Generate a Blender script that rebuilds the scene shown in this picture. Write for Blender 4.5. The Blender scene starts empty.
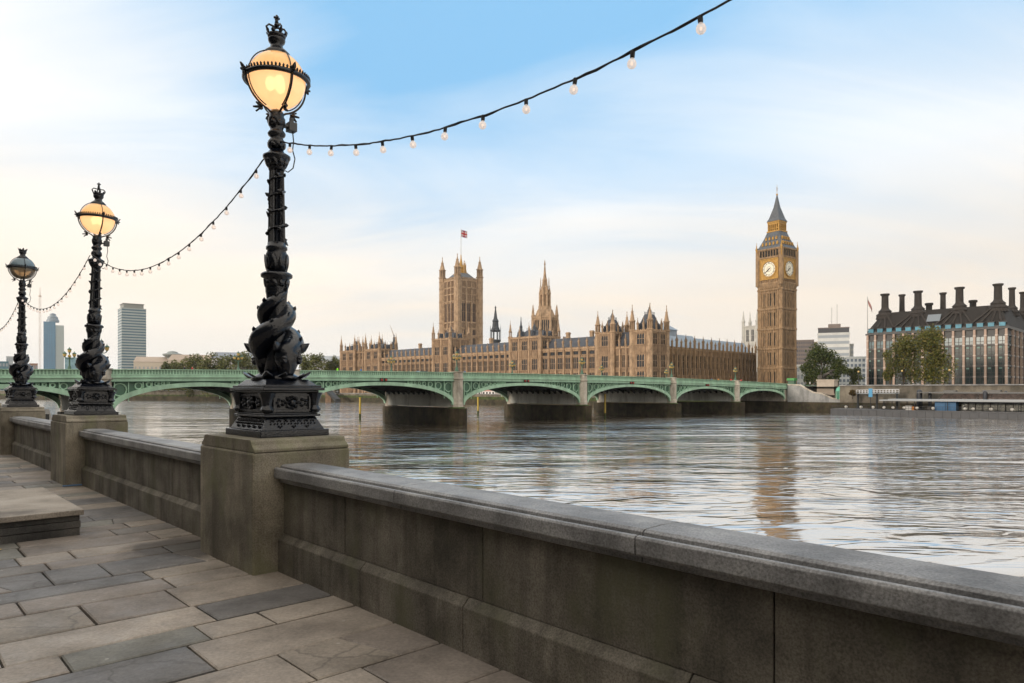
import bpy, bmesh, math, random
from mathutils import Matrix, Vector, noise as mnoise
R = math.radians
random.seed(7)
C = bpy.context.scene
COL = C.collection

# ------------------------------------------------------------------ camera
F_PX, HORIZON = 700.0, 390.0
EYE = 1.65
cam_d = bpy.data.cameras.new('camera')
cam = bpy.data.objects.new('camera', cam_d); COL.objects.link(cam)
cam.location = (0, 0, EYE); cam.rotation_euler = (R(90), 0, 0)
cam_d.sensor_width = 36.0; cam_d.lens = 36.0*F_PX/1024.0
cam_d.shift_y = (HORIZON-341.5)/1024.0
cam_d.clip_start = 0.05; cam_d.clip_end = 30000
C.camera = cam

# ------------------------------------------------------------------ light and exposure
SUN_EL, SUN_AZ_VEC = R(9), Vector((-0.80, -0.60, 0))      # low morning sun, behind and to the left
w = bpy.data.worlds.new('World'); C.world = w; w.use_nodes = True
nt = w.node_tree; nt.nodes.clear()
def N(tree, typ, **kw):
    n = tree.nodes.new(typ)
    for k, v in kw.items():
        if k.startswith('i_'):
            key = k[2:]
            key = int(key) if key.isdigit() else key.replace('_', ' ')
            n.inputs[key].default_value = v
        else:
            setattr(n, k, v)
    return n
L = nt.links.new
out = N(nt, 'ShaderNodeOutputWorld'); bg = N(nt, 'ShaderNodeBackground'); bg.inputs[1].default_value = 0.11
L(bg.outputs[0], out.inputs[0])
sky = N(nt, 'ShaderNodeTexSky', sky_type='NISHITA', sun_disc=False)
sky.sun_elevation = SUN_EL; sky.sun_rotation = math.atan2(SUN_AZ_VEC.x, SUN_AZ_VEC.y)
sky.air_density = 1.0; sky.dust_density = 1.5; sky.ozone_density = 2.0
tc = N(nt, 'ShaderNodeTexCoord'); sep = N(nt, 'ShaderNodeSeparateXYZ'); L(tc.outputs['Generated'], sep.inputs[0])
def ramp(tree, pts, interp='EASE'):
    r = tree.nodes.new('ShaderNodeValToRGB'); cr = r.color_ramp; cr.interpolation = interp
    while len(cr.elements) < len(pts): cr.elements.new(0.5)
    for e, (p, c) in zip(cr.elements, pts):
        e.position = p; e.color = (c[0], c[1], c[2], 1) if hasattr(c, '__len__') else (c, c, c, 1)
    return r
def mth(tree, op, a, b=None, c=None, clamp=False):
    n = tree.nodes.new('ShaderNodeMath'); n.operation = op; n.use_clamp = clamp
    for i, v in enumerate((a, b, c)):
        if v is None: continue
        if hasattr(v, 'links') or hasattr(v, 'is_output'): tree.links.new(v, n.inputs[i])
        else: n.inputs[i].default_value = v
    return n.outputs[0]
def mix(tree, f, a, b, blend='MIX'):
    n = tree.nodes.new('ShaderNodeMix'); n.data_type = 'RGBA'; n.blend_type = blend
    for i, v in ((0, f), (6, a), (7, b)):
        if hasattr(v, 'is_output'): tree.links.new(v, n.inputs[i])
        elif i == 0: n.inputs[0].default_value = v
        else: n.inputs[i].default_value = (v[0], v[1], v[2], 1)
    return n.outputs[2]
# clear sky: Nishita, tinted towards the pale cyan of the morning
sc_b = N(nt, 'ShaderNodeVectorMath', operation='SCALE'); L(sky.outputs[0], sc_b.inputs[0]); sc_b.inputs['Scale'].default_value = 1.0
clear = mix(nt, 0.80, sc_b.outputs[0], (2.5, 5.5, 8.6))
# thin high cloud: coverage by elevation, ragged by stretched noise
zz = mth(nt, 'ABSOLUTE', sep.outputs[2])
pz = mth(nt, 'ADD', zz, 0.30)
cx = mth(nt, 'DIVIDE', sep.outputs[0], pz); cy = mth(nt, 'DIVIDE', sep.outputs[1], pz)
comb = N(nt, 'ShaderNodeCombineXYZ'); L(cx, comb.inputs[0]); L(cy, comb.inputs[1])
mp = N(nt, 'ShaderNodeMapping'); L(comb.outputs[0], mp.inputs[0]); mp.inputs['Rotation'].default_value = (0, 0, R(-52)); mp.inputs['Location'].default_value = (0.35, 0.9, 0); mp.inputs['Scale'].default_value = (0.55, 1.9, 1)
n1 = N(nt, 'ShaderNodeTexNoise', i_Scale=1.15, i_Detail=9.0, i_Roughness=0.55, i_Distortion=0.9); L(mp.outputs[0], n1.inputs['Vector'])
n2 = N(nt, 'ShaderNodeTexNoise', i_Scale=0.8, i_Detail=3.0, i_Roughness=0.5); L(comb.outputs[0], n2.inputs['Vector'])
side = mth(nt, 'MULTIPLY', mth(nt, 'MAXIMUM', mth(nt, 'SUBTRACT', mth(nt, 'MULTIPLY', sep.outputs[0], -1.0), 0.16), 0.0), 1.5)   # thicker to the left
side = mth(nt, 'ADD', side, mth(nt, 'MULTIPLY', mth(nt, 'MAXIMUM', sep.outputs[0], 0.0), 0.42))
e1 = mth(nt, 'MULTIPLY', mth(nt, 'SUBTRACT', 0.40, zz), 2.7)
zen_fill = mth(nt, 'MULTIPLY', mth(nt, 'MAXIMUM', mth(nt, 'SUBTRACT', zz, 0.56), 0.0), 9.0)  # added cloud overhead, out of view, as fill light for the foreground
back = mth(nt, 'MULTIPLY', mth(nt, 'MAXIMUM', mth(nt, 'MULTIPLY', sep.outputs[1], -1.0), 0.0), 2.5)  # added unseen cloud behind the camera, more fill light
e1 = mth(nt, 'ADD', mth(nt, 'ADD', e1, zen_fill), back)
cov = mth(nt, 'ADD', e1, mth(nt, 'MULTIPLY', mth(nt, 'SUBTRACT', n1.outputs[0], 0.5), 1.15))
cov = mth(nt, 'ADD', cov, mth(nt, 'MULTIPLY', mth(nt, 'SUBTRACT', n2.outputs[0], 0.5), 0.6))
cov = mth(nt, 'ADD', cov, side)
covr = ramp(nt, [(0.0, 0.03), (0.30, 0.36), (0.65, 0.74), (1.0, 0.97)], 'LINEAR'); L(mth(nt, 'ADD', cov, 0.09, clamp=True), covr.inputs[0])
# cloud colour: grey-blue far bank, then peach-cream, then white; overhead stop brightened to light the foreground
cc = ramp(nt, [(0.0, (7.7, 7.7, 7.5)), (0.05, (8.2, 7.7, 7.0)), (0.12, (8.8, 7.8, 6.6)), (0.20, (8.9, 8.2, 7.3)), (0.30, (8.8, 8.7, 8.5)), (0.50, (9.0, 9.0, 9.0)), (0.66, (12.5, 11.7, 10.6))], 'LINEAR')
L(mth(nt, 'ADD', zz, mth(nt, 'MULTIPLY', mth(nt, 'SUBTRACT', n2.outputs[0], 0.5), 0.12)), cc.inputs[0])
back_fill = ramp(nt, [(0.45, 0.0), (0.75, 1.0)]); L(mth(nt, 'ADD', mth(nt, 'MULTIPLY', sep.outputs[1], -0.5), 0.5), back_fill.inputs[0])
warm = mth(nt, 'MULTIPLY', mth(nt, 'MAXIMUM', mth(nt, 'ADD', sep.outputs[0], 0.05), 0.0), 1.5, clamp=True)
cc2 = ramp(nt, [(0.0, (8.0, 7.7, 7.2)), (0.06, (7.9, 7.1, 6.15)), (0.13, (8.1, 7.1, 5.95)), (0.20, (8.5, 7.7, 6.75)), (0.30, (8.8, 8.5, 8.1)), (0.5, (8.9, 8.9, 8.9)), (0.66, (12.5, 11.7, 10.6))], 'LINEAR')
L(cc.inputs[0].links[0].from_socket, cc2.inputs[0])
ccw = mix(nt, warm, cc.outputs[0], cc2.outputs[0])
n3 = N(nt, 'ShaderNodeTexNoise', i_Scale=1.2, i_Detail=5.0, i_Roughness=0.5)
mp3 = N(nt, 'ShaderNodeMapping'); L(tc.outputs['Generated'], mp3.inputs[0]); mp3.inputs['Scale'].default_value = (1.0, 1.0, 7.0)
L(mp3.outputs[0], n3.inputs['Vector'])
shade = ramp(nt, [(0.30, 1.04), (0.70, 0.95)], 'EASE'); L(n3.outputs[0], shade.inputs[0])
ccw = mix(nt, back_fill.outputs[0], ccw, (12.0, 10.8, 9.2))  # unseen sky behind the camera brightened as a warm fill
ccs = mix(nt, 1.0, ccw, shade.outputs[0], 'MULTIPLY')
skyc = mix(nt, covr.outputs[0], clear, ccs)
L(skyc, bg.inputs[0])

sun_d = bpy.data.lights.new('sun', 'SUN'); sun = bpy.data.objects.new('sun', sun_d); COL.objects.link(sun)
sun_d.energy = 2.1; sun_d.angle = R(8); sun_d.color = (1.0, 0.84, 0.68)
sd = Vector((SUN_AZ_VEC.x*math.cos(SUN_EL), SUN_AZ_VEC.y*math.cos(SUN_EL), math.sin(SUN_EL))).normalized()
sun.rotation_euler = (-sd).to_track_quat('-Z', 'Y').to_euler(); sun.location = (-30, -30, 60)
C.view_settings.view_transform = 'Standard'; C.view_settings.look = 'None'
C.view_settings.exposure = 0.20; C.view_settings.gamma = 1.0
C.render.engine = 'CYCLES'
C.cycles.use_denoising = True; C.cycles.max_bounces = 6; C.cycles.caustics_reflective = False; C.cycles.caustics_refractive = False
C.cycles.use_adaptive_sampling = True; C.cycles.adaptive_threshold = 0.02; C.cycles.sample_clamp_indirect = 6

# ------------------------------------------------------------------ helpers
class MB:
    def __init__(s): s.v = []; s.f = []; s.m = []; s.M = Matrix(); s.mi = 0; s.sm = []; s.smooth = False
    def add(s, vs, fs):
        o = len(s.v); M = s.M
        s.v += [tuple(M @ Vector(p)) for p in vs]
        for f in fs: s.f.append([i+o for i in f]); s.m.append(s.mi); s.sm.append(s.smooth)
    def box(s, x0, x1, y0, y1, z0, z1):
        s.add([(x0,y0,z0),(x1,y0,z0),(x1,y1,z0),(x0,y1,z0),(x0,y0,z1),(x1,y0,z1),(x1,y1,z1),(x0,y1,z1)],
              [(0,3,2,1),(4,5,6,7),(0,1,5,4),(1,2,6,5),(2,3,7,6),(3,0,4,7)])
    def frustum(s, cx, cy, z0, z1, a0, b0, a1, b1):
        s.add([(cx-a0,cy-b0,z0),(cx+a0,cy-b0,z0),(cx+a0,cy+b0,z0),(cx-a0,cy+b0,z0),(cx-a1,cy-b1,z1),(cx+a1,cy-b1,z1),(cx+a1,cy+b1,z1),(cx-a1,cy+b1,z1)],
              [(0,3,2,1),(4,5,6,7),(0,1,5,4),(1,2,6,5),(2,3,7,6),(3,0,4,7)])
    def lathe(s, prof, n=16, cx=0, cy=0, rot=0.0, flute=0.0, cap=True):
        vs = []; fs = []
        for (r, z) in prof:
            for k in range(n):
                a = rot+2*math.pi*k/n
                rr = r*(1-flute*(k % 2))
                vs.append((cx+rr*math.cos(a), cy+rr*math.sin(a), z))
        for i in range(len(prof)-1):
            for k in range(n):
                k2 = (k+1) % n
                fs.append((i*n+k, i*n+k2, (i+1)*n+k2, (i+1)*n+k))
        if cap:
            fs.append(tuple(reversed(range(n)))); fs.append(tuple((len(prof)-1)*n+k for k in range(n)))
        s.add(vs, fs)
    def prism(s, poly, axis, a, b):
        # polygon in the two other axes, extruded from a to b
        def P(p, t):
            return (t, p[0], p[1]) if axis == 'x' else (p[0], t, p[1]) if axis == 'y' else (p[0], p[1], t)
        n = len(poly)
        s.add([P(p, a) for p in poly]+[P(p, b) for p in poly],
              [tuple(range(n)), tuple(reversed(range(n, 2*n)))]+[(i, i+n, (i+1) % n+n, (i+1) % n) for i in range(n)])
    def tube(s, pts, rad, n=8, cap=True, squash=None):
        pts = [Vector(p) for p in pts]; vs = []; fs = []
        up = None
        for i, p in enumerate(pts):
            t = (pts[min(i+1, len(pts)-1)]-pts[max(i-1, 0)]).normalized()
            if up is None:
                up = Vector((0,0,1)) if abs(t.z) < 0.9 else Vector((1,0,0))
            x = (up - t*up.dot(t)).normalized(); y = t.cross(x); up = x
            r = rad[i] if hasattr(rad, '__len__') else rad
            for k in range(n):
                a = 2*math.pi*k/n
                vs.append(tuple(p + x*(r*math.cos(a)) + y*(r*math.sin(a)*(squash or 1))))
        for i in range(len(pts)-1):
            for k in range(n):
                k2 = (k+1) % n; fs.append((i*n+k, i*n+k2, (i+1)*n+k2, (i+1)*n+k))
        if cap: fs.append(tuple(reversed(range(n)))); fs.append(tuple((len(pts)-1)*n+k for k in range(n)))
        s.add(vs, fs)
    def sphere(s, c, r, nu=12, nv=8):
        rx, ry, rz = r if hasattr(r, '__len__') else (r, r, r)
        vs = [(c[0], c[1], c[2]-rz)]; fs = []
        for j in range(1, nv):
            ph = math.pi*j/nv - math.pi/2
            for k in range(nu):
                a = 2*math.pi*k/nu
                vs.append((c[0]+rx*math.cos(ph)*math.cos(a), c[1]+ry*math.cos(ph)*math.sin(a), c[2]+rz*math.sin(ph)))
        vs.append((c[0], c[1], c[2]+rz)); top = len(vs)-1
        for k in range(nu): fs.append((0, 1+(k+1) % nu, 1+k))
        for j in range(nv-2):
            for k in range(nu):
                a = 1+j*nu; k2 = (k+1) % nu
                fs.append((a+k, a+k2, a+nu+k2, a+nu+k))
        for k in range(nu): fs.append((top, 1+(nv-2)*nu+k, 1+(nv-2)*nu+(k+1) % nu))
        s.add(vs, fs)
    def build(s, name, mats, parent=None, bevel=0, recalc=True):
        me = bpy.data.meshes.new(name); me.from_pydata(s.v, [], s.f)
        if not isinstance(mats, (list, tuple)): mats = [mats]
        for m in mats: me.materials.append(m)
        me.polygons.foreach_set('material_index', s.m); me.polygons.foreach_set('use_smooth', s.sm)
        if recalc or bevel:
            bm = bmesh.new(); bm.from_mesh(me)
            if recalc: bmesh.ops.recalc_face_normals(bm, faces=bm.faces)
            if bevel:
                bmesh.ops.bevel(bm, geom=[e for e in bm.edges if len(e.link_faces) == 2 and e.calc_face_angle() > 0.5], offset=bevel, segments=2, profile=0.5, affect='EDGES', clamp_overlap=True)
            bm.to_mesh(me); bm.free()
        me.update()
        o = bpy.data.objects.new(name, me); COL.objects.link(o)
        if parent: o.parent = parent
        return o
def thing(name, label, cat, loc=(0,0,0), rz=0, group=None, tilt=None):
    o = bpy.data.objects.new(name, None); COL.objects.link(o); o.empty_display_size = 0.3
    o.location = loc; o.rotation_euler = (tilt[0], tilt[1], rz) if tilt else (0, 0, rz)
    return tag(o, label, cat, group)
def tag(o, label, cat, group=None):
    o['label'] = label; o['category'] = cat
    if group: o['group'] = group
    return o
def struct(o): o['kind'] = 'structure'; return o
def put(src, parent, loc=(0,0,0), rz=0, scale=None):
    c = src.copy(); COL.objects.link(c); c.parent = parent; c.location = loc; c.rotation_euler = (0, 0, rz)
    if scale: c.scale = scale if hasattr(scale, '__len__') else (scale,)*3
    return c
def kids(o): return [x for x in bpy.data.objects if x.parent == o]
def copy_tree(o, parent=None):
    c = o.copy(); COL.objects.link(c)
    if parent: c.parent = parent
    for ch in kids(o): copy_tree(ch, c)
    return c
def dup(root, loc, rz=None, label=None, tilt=None, scale=None):
    c = copy_tree(root); c.location = loc
    e = c.rotation_euler
    c.rotation_euler = ((tilt[0] if tilt else e[0]), (tilt[1] if tilt else e[1]), e[2] if rz is None else rz)
    if label: c['label'] = label
    if scale: c.scale = scale if hasattr(scale, '__len__') else (scale,)*3
    return c
def px(x, depth, z=0.0):
    return Vector(((x-512)/F_PX*depth, depth, z))
def zpx(y, depth): return EYE+(HORIZON-y)/F_PX*depth

# ------------------------------------------------------------------ materials
def mat(name, col, rough=0.8, metal=0.0, var=0.0, vscale=1.0, var2=None, stretch=(1,1,1), bump=0.0, bscale=20.0, spec=0.5, island=0.0, detail=6.0, coat=0.0):
    m = bpy.data.materials.new(name); m.use_nodes = True; t = m.node_tree
    b = t.nodes['Principled BSDF']; b.inputs['Roughness'].default_value = rough; b.inputs['Metallic'].default_value = metal
    b.inputs['Specular IOR Level'].default_value = spec; b.inputs['Coat Weight'].default_value = coat
    b.inputs['Base Color'].default_value = (*col, 1)
    if var or bump or island:
        tcn = t.nodes.new('ShaderNodeTexCoord'); mpn = t.nodes.new('ShaderNodeMapping'); mpn.inputs['Scale'].default_value = stretch
        t.links.new(tcn.outputs['Object'], mpn.inputs[0])
    c = None
    if var:
        nz = t.nodes.new('ShaderNodeTexNoise'); nz.inputs['Scale'].default_value = vscale; nz.inputs['Detail'].default_value = detail; nz.inputs['Roughness'].default_value = 0.65
        t.links.new(mpn.outputs[0], nz.inputs['Vector'])
        hi = var2 or tuple(min(1, x*(1+var)) for x in col); lo = tuple(x*(1-var) for x in col)
        rp = ramp(t, [(0.30, lo), (0.5, col), (0.70, hi)], 'LINEAR'); t.links.new(nz.outputs[0], rp.inputs[0]); c = rp.outputs[0]
    if island:
        g = t.nodes.new('ShaderNodeNewGeometry')
        rp2 = ramp(t, [(0.0, (1-island,)*3), (1.0, (1+island,)*3)], 'LINEAR'); t.links.new(g.outputs['Random Per Island'], rp2.inputs[0])
        c = mix(t, 1.0, c if c is not None else col, rp2.outputs[0], 'MULTIPLY')
    if c is not None: t.links.new(c, b.inputs['Base Color'])
    if bump:
        nb = t.nodes.new('ShaderNodeTexNoise'); nb.inputs['Scale'].default_value = bscale; nb.inputs['Detail'].default_value = 8
        t.links.new(mpn.outputs[0], nb.inputs['Vector'])
        bp = t.nodes.new('ShaderNodeBump'); bp.inputs['Strength'].default_value = bump; bp.inputs['Distance'].default_value = 0.02
        t.links.new(nb.outputs[0], bp.inputs['Height']); t.links.new(bp.outputs[0], b.inputs['Normal'])
    return m
def emit(name, col, strength):
    m = bpy.data.materials.new(name); m.use_nodes = True; t = m.node_tree; t.nodes.clear()
    o = t.nodes.new('ShaderNodeOutputMaterial'); e = t.nodes.new('ShaderNodeEmission'); e.inputs[0].default_value = (*col, 1); e.inputs[1].default_value = strength
    t.links.new(e.outputs[0], o.inputs[0]); return m
def stained(name, base, dark, pale, rough=0.85, streak=(3.0, 3.0, 0.35), sc=1.6, bump=0.35, green=None, z_dark=None):
    """weathered granite: blotches, vertical run-off streaks, speckle and lichen"""
    m = bpy.data.materials.new(name); m.use_nodes = True; t = m.node_tree; b = t.nodes['Principled BSDF']
    b.inputs['Roughness'].default_value = rough; b.inputs['Specular IOR Level'].default_value = 0.35
    tcn = t.nodes.new('ShaderNodeNewGeometry'); P = tcn.outputs['Position']
    def noise(scale, detail=6, stretch=None, off=0.0, rgh=0.6):
        nz = t.nodes.new('ShaderNodeTexNoise'); nz.inputs['Scale'].default_value = scale; nz.inputs['Detail'].default_value = detail; nz.inputs['Roughness'].default_value = rgh
        mpn = t.nodes.new('ShaderNodeMapping'); mpn.inputs['Scale'].default_value = stretch or (1,1,1); mpn.inputs['Location'].default_value = (off, off*1.7, off*0.3)
        t.links.new(P, mpn.inputs[0]); t.links.new(mpn.outputs[0], nz.inputs['Vector']); return nz.outputs[0]
    r1 = ramp(t, [(0.36, dark), (0.52, base), (0.68, pale)], 'LINEAR'); t.links.new(noise(sc, 8), r1.inputs[0]); c = r1.outputs[0]
    r2 = ramp(t, [(0.40, 0.42), (0.52, 1.0), (0.70, 1.12)], 'LINEAR'); t.links.new(noise(1.0, 6, streak, 3.3), r2.inputs[0])
    c = mix(t, 0.52, c, r2.outputs[0], 'MULTIPLY')
    r4 = ramp(t, [(0.36, 0.62), (0.5, 1.0), (0.66, 1.35)], 'LINEAR'); t.links.new(noise(90, 3, None, 1.1), r4.inputs[0])
    c = mix(t, 0.8, c, r4.outputs[0], 'MULTIPLY')
    if green:
        r3 = ramp(t, [(0.52, 0.0), (0.68, 0.75)], 'LINEAR'); t.links.new(noise(2.3, 8, (1,1,0.6), 7.0), r3.inputs[0])
        c = mix(t, r3.outputs[0], c, green)
    t.links.new(c, b.inputs['Base Color'])
    bp = t.nodes.new('ShaderNodeBump'); bp.inputs['Strength'].default_value = bump; bp.inputs['Distance'].default_value = 0.01
    hh = mth(t, 'ADD', noise(45, 8, None, 0.4), mth(t, 'MULTIPLY', noise(6, 4, None, 2.0), 1.5))
    t.links.new(hh, bp.inputs['Height']); t.links.new(bp.outputs[0], b.inputs['Normal'])
    return m

M_iron = mat('black_painted_iron', (0.0035, 0.005, 0.0095), 0.19, var=0.4, vscale=9, bump=0.22, bscale=60, spec=0.5)
M_granite = stained('parapet_granite', (0.135, 0.122, 0.100), (0.07, 0.063, 0.052), (0.21, 0.19, 0.16), green=(0.10, 0.10, 0.062), streak=(6.0, 6.0, 0.45))
M_granite_top = stained('skylit_coping_granite', (0.235, 0.235, 0.24), (0.15, 0.15, 0.153), (0.31, 0.31, 0.31), rough=0.5, streak=(1.2, 1.2, 1.2), sc=2.5)  # reflected sky put into the colour: coping lighter and cooler than the wall
M_plinth = stained('plinth_granite', (0.205, 0.182, 0.142), (0.11, 0.098, 0.076), (0.29, 0.26, 0.205), green=(0.15, 0.15, 0.085), streak=(5.0, 5.0, 0.4))
M_pale_stone = stained('pale_granite', (0.31, 0.32, 0.33), (0.22, 0.23, 0.235), (0.39, 0.40, 0.40), streak=(0.5,0.5,0.1), sc=0.3, bump=0.1)
M_tide = stained('tidal_masonry', (0.050, 0.040, 0.026), (0.022, 0.019, 0.014), (0.085, 0.065, 0.042), streak=(0.5,0.5,0.12), sc=0.35, bump=0.2, green=(0.045, 0.06, 0.016))
M_wall_stone = stained('river_wall_stone', (0.165, 0.15, 0.125), (0.10, 0.093, 0.076), (0.23, 0.21, 0.17), streak=(0.4,0.4,0.1), sc=0.25, bump=0.1)
M_moss = mat('river_weed', (0.045, 0.065, 0.018), 0.95, var=0.7, vscale=0.5)
M_palace = mat('honey_limestone', (0.335, 0.237, 0.155), 0.9, var=0.46, vscale=0.9, detail=9, stretch=(1,1,0.5))
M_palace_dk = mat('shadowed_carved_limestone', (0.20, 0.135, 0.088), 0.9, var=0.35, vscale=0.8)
M_tower = mat('brown_limestone', (0.245, 0.165, 0.095), 0.9, var=0.46, vscale=0.9, stretch=(1,1,0.4), detail=9)
M_slate = mat('blue_slate', (0.042, 0.050, 0.066), 0.6, var=0.35, vscale=0.6)
M_iron_roof = mat('cast_iron_roof', (0.075, 0.085, 0.10), 0.5, var=0.3, vscale=0.8)
M_lead = mat('pale_lead_roof', (0.25, 0.31, 0.38), 0.5, var=0.2, vscale=0.3)
M_gilt = mat('gilded_stone', (0.38, 0.215, 0.045), 0.5, metal=0.15, var=0.35, vscale=1.2)
M_glass = mat('dark_window_glass', (0.024, 0.026, 0.031), 0.25, var=0.6, vscale=0.25, spec=0.4)
M_void = mat('unlit_opening', (0.012, 0.011, 0.01), 0.9)
M_dial = mat('opal_clock_glass', (0.74, 0.71, 0.60), 0.35)
M_green = mat('bridge_green_paint', (0.32, 0.51, 0.38), 0.5, var=0.32, vscale=0.5, stretch=(1, 1, 0.5), detail=9)
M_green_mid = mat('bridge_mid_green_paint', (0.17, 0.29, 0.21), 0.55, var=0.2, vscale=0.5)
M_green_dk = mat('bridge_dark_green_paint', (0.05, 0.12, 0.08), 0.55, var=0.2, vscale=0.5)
M_under = mat('dark_ironwork', (0.022, 0.024, 0.022), 0.8, var=0.3, vscale=0.4)  # near-black ribs and bracing under the deck
M_pier = stained('bridge_granite', (0.52, 0.48, 0.42), (0.38, 0.35, 0.30), (0.60, 0.57, 0.51), streak=(0.5,0.5,0.15), sc=0.5, bump=0.1)
M_pale_pier = stained('pale_pier_side', (0.70, 0.72, 0.68), (0.6, 0.62, 0.59), (0.76, 0.78, 0.74), streak=(0.4,0.4,0.1), sc=0.2, bump=0.05)
M_red = mat('red_paint', (0.45, 0.03, 0.02), 0.4)
M_bark = mat('bark', (0.07, 0.055, 0.04), 0.95, var=0.3, vscale=3)

def fish_mat():
    m = M_iron.copy(); m.name = 'scaled_black_iron'; t = m.node_tree; b = t.nodes['Principled BSDF']
    tcn = t.nodes.new('ShaderNodeTexCoord'); vo = t.nodes.new('ShaderNodeTexVoronoi'); vo.inputs['Scale'].default_value = 42; t.links.new(tcn.outputs['Object'], vo.inputs['Vector'])
    bp = t.nodes.new('ShaderNodeBump'); bp.inputs['Strength'].default_value = 0.22; bp.inputs['Distance'].default_value = 0.008; bp.invert = True
    t.links.new(vo.outputs['Distance'], bp.inputs['Height']); t.links.new(bp.outputs[0], b.inputs['Normal']); return m
M_fish = fish_mat()
# ================================================================== near bank
A_DIR, N_DIR = Vector((0.679, -0.734, 0)).normalized(), Vector((0.734, 0.679, 0)).normalized()
RZ_F = math.atan2(A_DIR.y, A_DIR.x)
def FW(a, n, z=0): v = A_DIR*a+N_DIR*n; return Vector((v.x, v.y, z))
A1, STEP, N_LAMP = -6.79, 7.87, 3.015
N_IRON = 3.05
WATER_Z = -5.5
PH = 0.665                                    # half length of a plinth

# ---- water and land sheets
def water_mat():
    m = bpy.data.materials.new('river_water'); m.use_nodes = True; t = m.node_tree; t.nodes.clear()
    o = t.nodes.new('ShaderNodeOutputMaterial')
    g = t.nodes.new('ShaderNodeNewGeometry')
    def wave(scale, stretch, rot, detail, dist=0.0, rgh=0.5):
        mp_ = t.nodes.new('ShaderNodeMapping'); mp_.inputs['Rotation'].default_value = (0, 0, R(rot)); mp_.inputs['Scale'].default_value = stretch
        nz = t.nodes.new('ShaderNodeTexNoise'); nz.inputs['Scale'].default_value = scale; nz.inputs['Detail'].default_value = detail; nz.inputs['Distortion'].default_value = dist; nz.inputs['Roughness'].default_value = rgh
        t.links.new(g.outputs['Position'], mp_.inputs[0]); t.links.new(mp_.outputs[0], nz.inputs['Vector']); return nz.outputs[0]
    # short steep wavelets: flat troughs with narrow steep faces
    s1 = ramp(t, [(0.47, 0.0), (0.515, 1.0), (0.60, 0.85), (0.80, 0.0)], 'EASE'); t.links.new(wave(0.15, (0.42, 1.45, 1), 9, 3.0, 0.5), s1.inputs[0])
    s2 = ramp(t, [(0.44, 0.0), (0.52, 1.0), (0.72, 0.2)], 'EASE'); t.links.new(wave(0.42, (0.5, 1.35, 1), -10, 2.0, 0.5), s2.inputs[0])
    h = mth(t, 'MULTIPLY', s1.outputs[0], 0.20)
    h = mth(t, 'ADD', h, mth(t, 'MULTIPLY', s2.outputs[0], 0.085))
    h = mth(t, 'ADD', h, mth(t, 'MULTIPLY', wave(0.13, (0.5, 1.1, 1), 20, 1.0, 0.3), 0.75))
    h = mth(t, 'ADD', h, mth(t, 'MULTIPLY', wave(2.2, (0.6, 1.1, 1), 22, 3.0, 0.3), 0.040))
    patch = ramp(t, [(0.36, 0.35), (0.62, 1.0)]); t.links.new(wave(0.022, (0.5, 1.6, 1), 12, 3.0, 0.8), patch.inputs[0])
    dt = t.nodes.new('ShaderNodeVectorMath'); dt.operation = 'DOT_PRODUCT'; t.links.new(g.outputs['Position'], dt.inputs[0]); dt.inputs[1].default_value = N_DIR
    chop = ramp(t, [(0.10, 1.0), (0.55, 2.3)]); t.links.new(mth(t, 'DIVIDE', dt.outputs['Value'], 250.0), chop.inputs[0])     # livelier chop in mid-stream, added to brighten its reflection
    h = mth(t, 'MULTIPLY', mth(t, 'MULTIPLY', h, patch.outputs[0]), chop.outputs[0])
    bp = t.nodes.new('ShaderNodeBump'); bp.inputs['Strength'].default_value = 1.0; bp.inputs['Distance'].default_value = WAVE_H
    t.links.new(h, bp.inputs['Height'])
    gl = t.nodes.new('ShaderNodeBsdfGlossy'); gl.inputs['Color'].default_value = (0.97, 0.97, 0.97, 1); gl.inputs['Roughness'].default_value = 0.095
    df = t.nodes.new('ShaderNodeBsdfDiffuse'); df.inputs['Color'].default_value = (0.19, 0.15, 0.105, 1)
    lw = t.nodes.new('ShaderNodeLayerWeight'); lw.inputs['Blend'].default_value = 0.5
    for n in (gl, df, lw): t.links.new(bp.outputs[0], n.inputs['Normal'])
    f = mth(t, 'ADD', mth(t, 'MULTIPLY', mth(t, 'POWER', lw.outputs['Facing'], 1.05), 0.96), 0.03, clamp=True)
    mx = t.nodes.new('ShaderNodeMixShader'); t.links.new(f, mx.inputs[0]); t.links.new(df.outputs[0], mx.inputs[1]); t.links.new(gl.outputs[0], mx.inputs[2])
    t.links.new(mx.outputs[0], o.inputs[0])
    return m
WAVE_H = 0.30
mb = MB(); mb.add([(-2600,-900,WATER_Z),(2600,-900,WATER_Z),(2600,3400,WATER_Z),(-2600,3400,WATER_Z)], [(0,1,2,3)])
struct(mb.build('river', water_mat(), recalc=False))
def sheet(name, pts, z, m):
    b_ = MB(); b_.add([(p[0], p[1], z) for p in pts], [tuple(range(len(pts)))]); return struct(b_.build(name, m, recalc=False))
M_earth = mat('earth', (0.10, 0.09, 0.07), 0.95, var=0.3, vscale=0.5)
M_asphalt = mat('asphalt', (0.05, 0.05, 0.052), 0.9, var=0.2, vscale=2)
sheet('ground', [FW(60, 3.2), FW(-420, 3.2), FW(-420, -900), FW(60, -900)], -0.06, M_earth)

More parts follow.
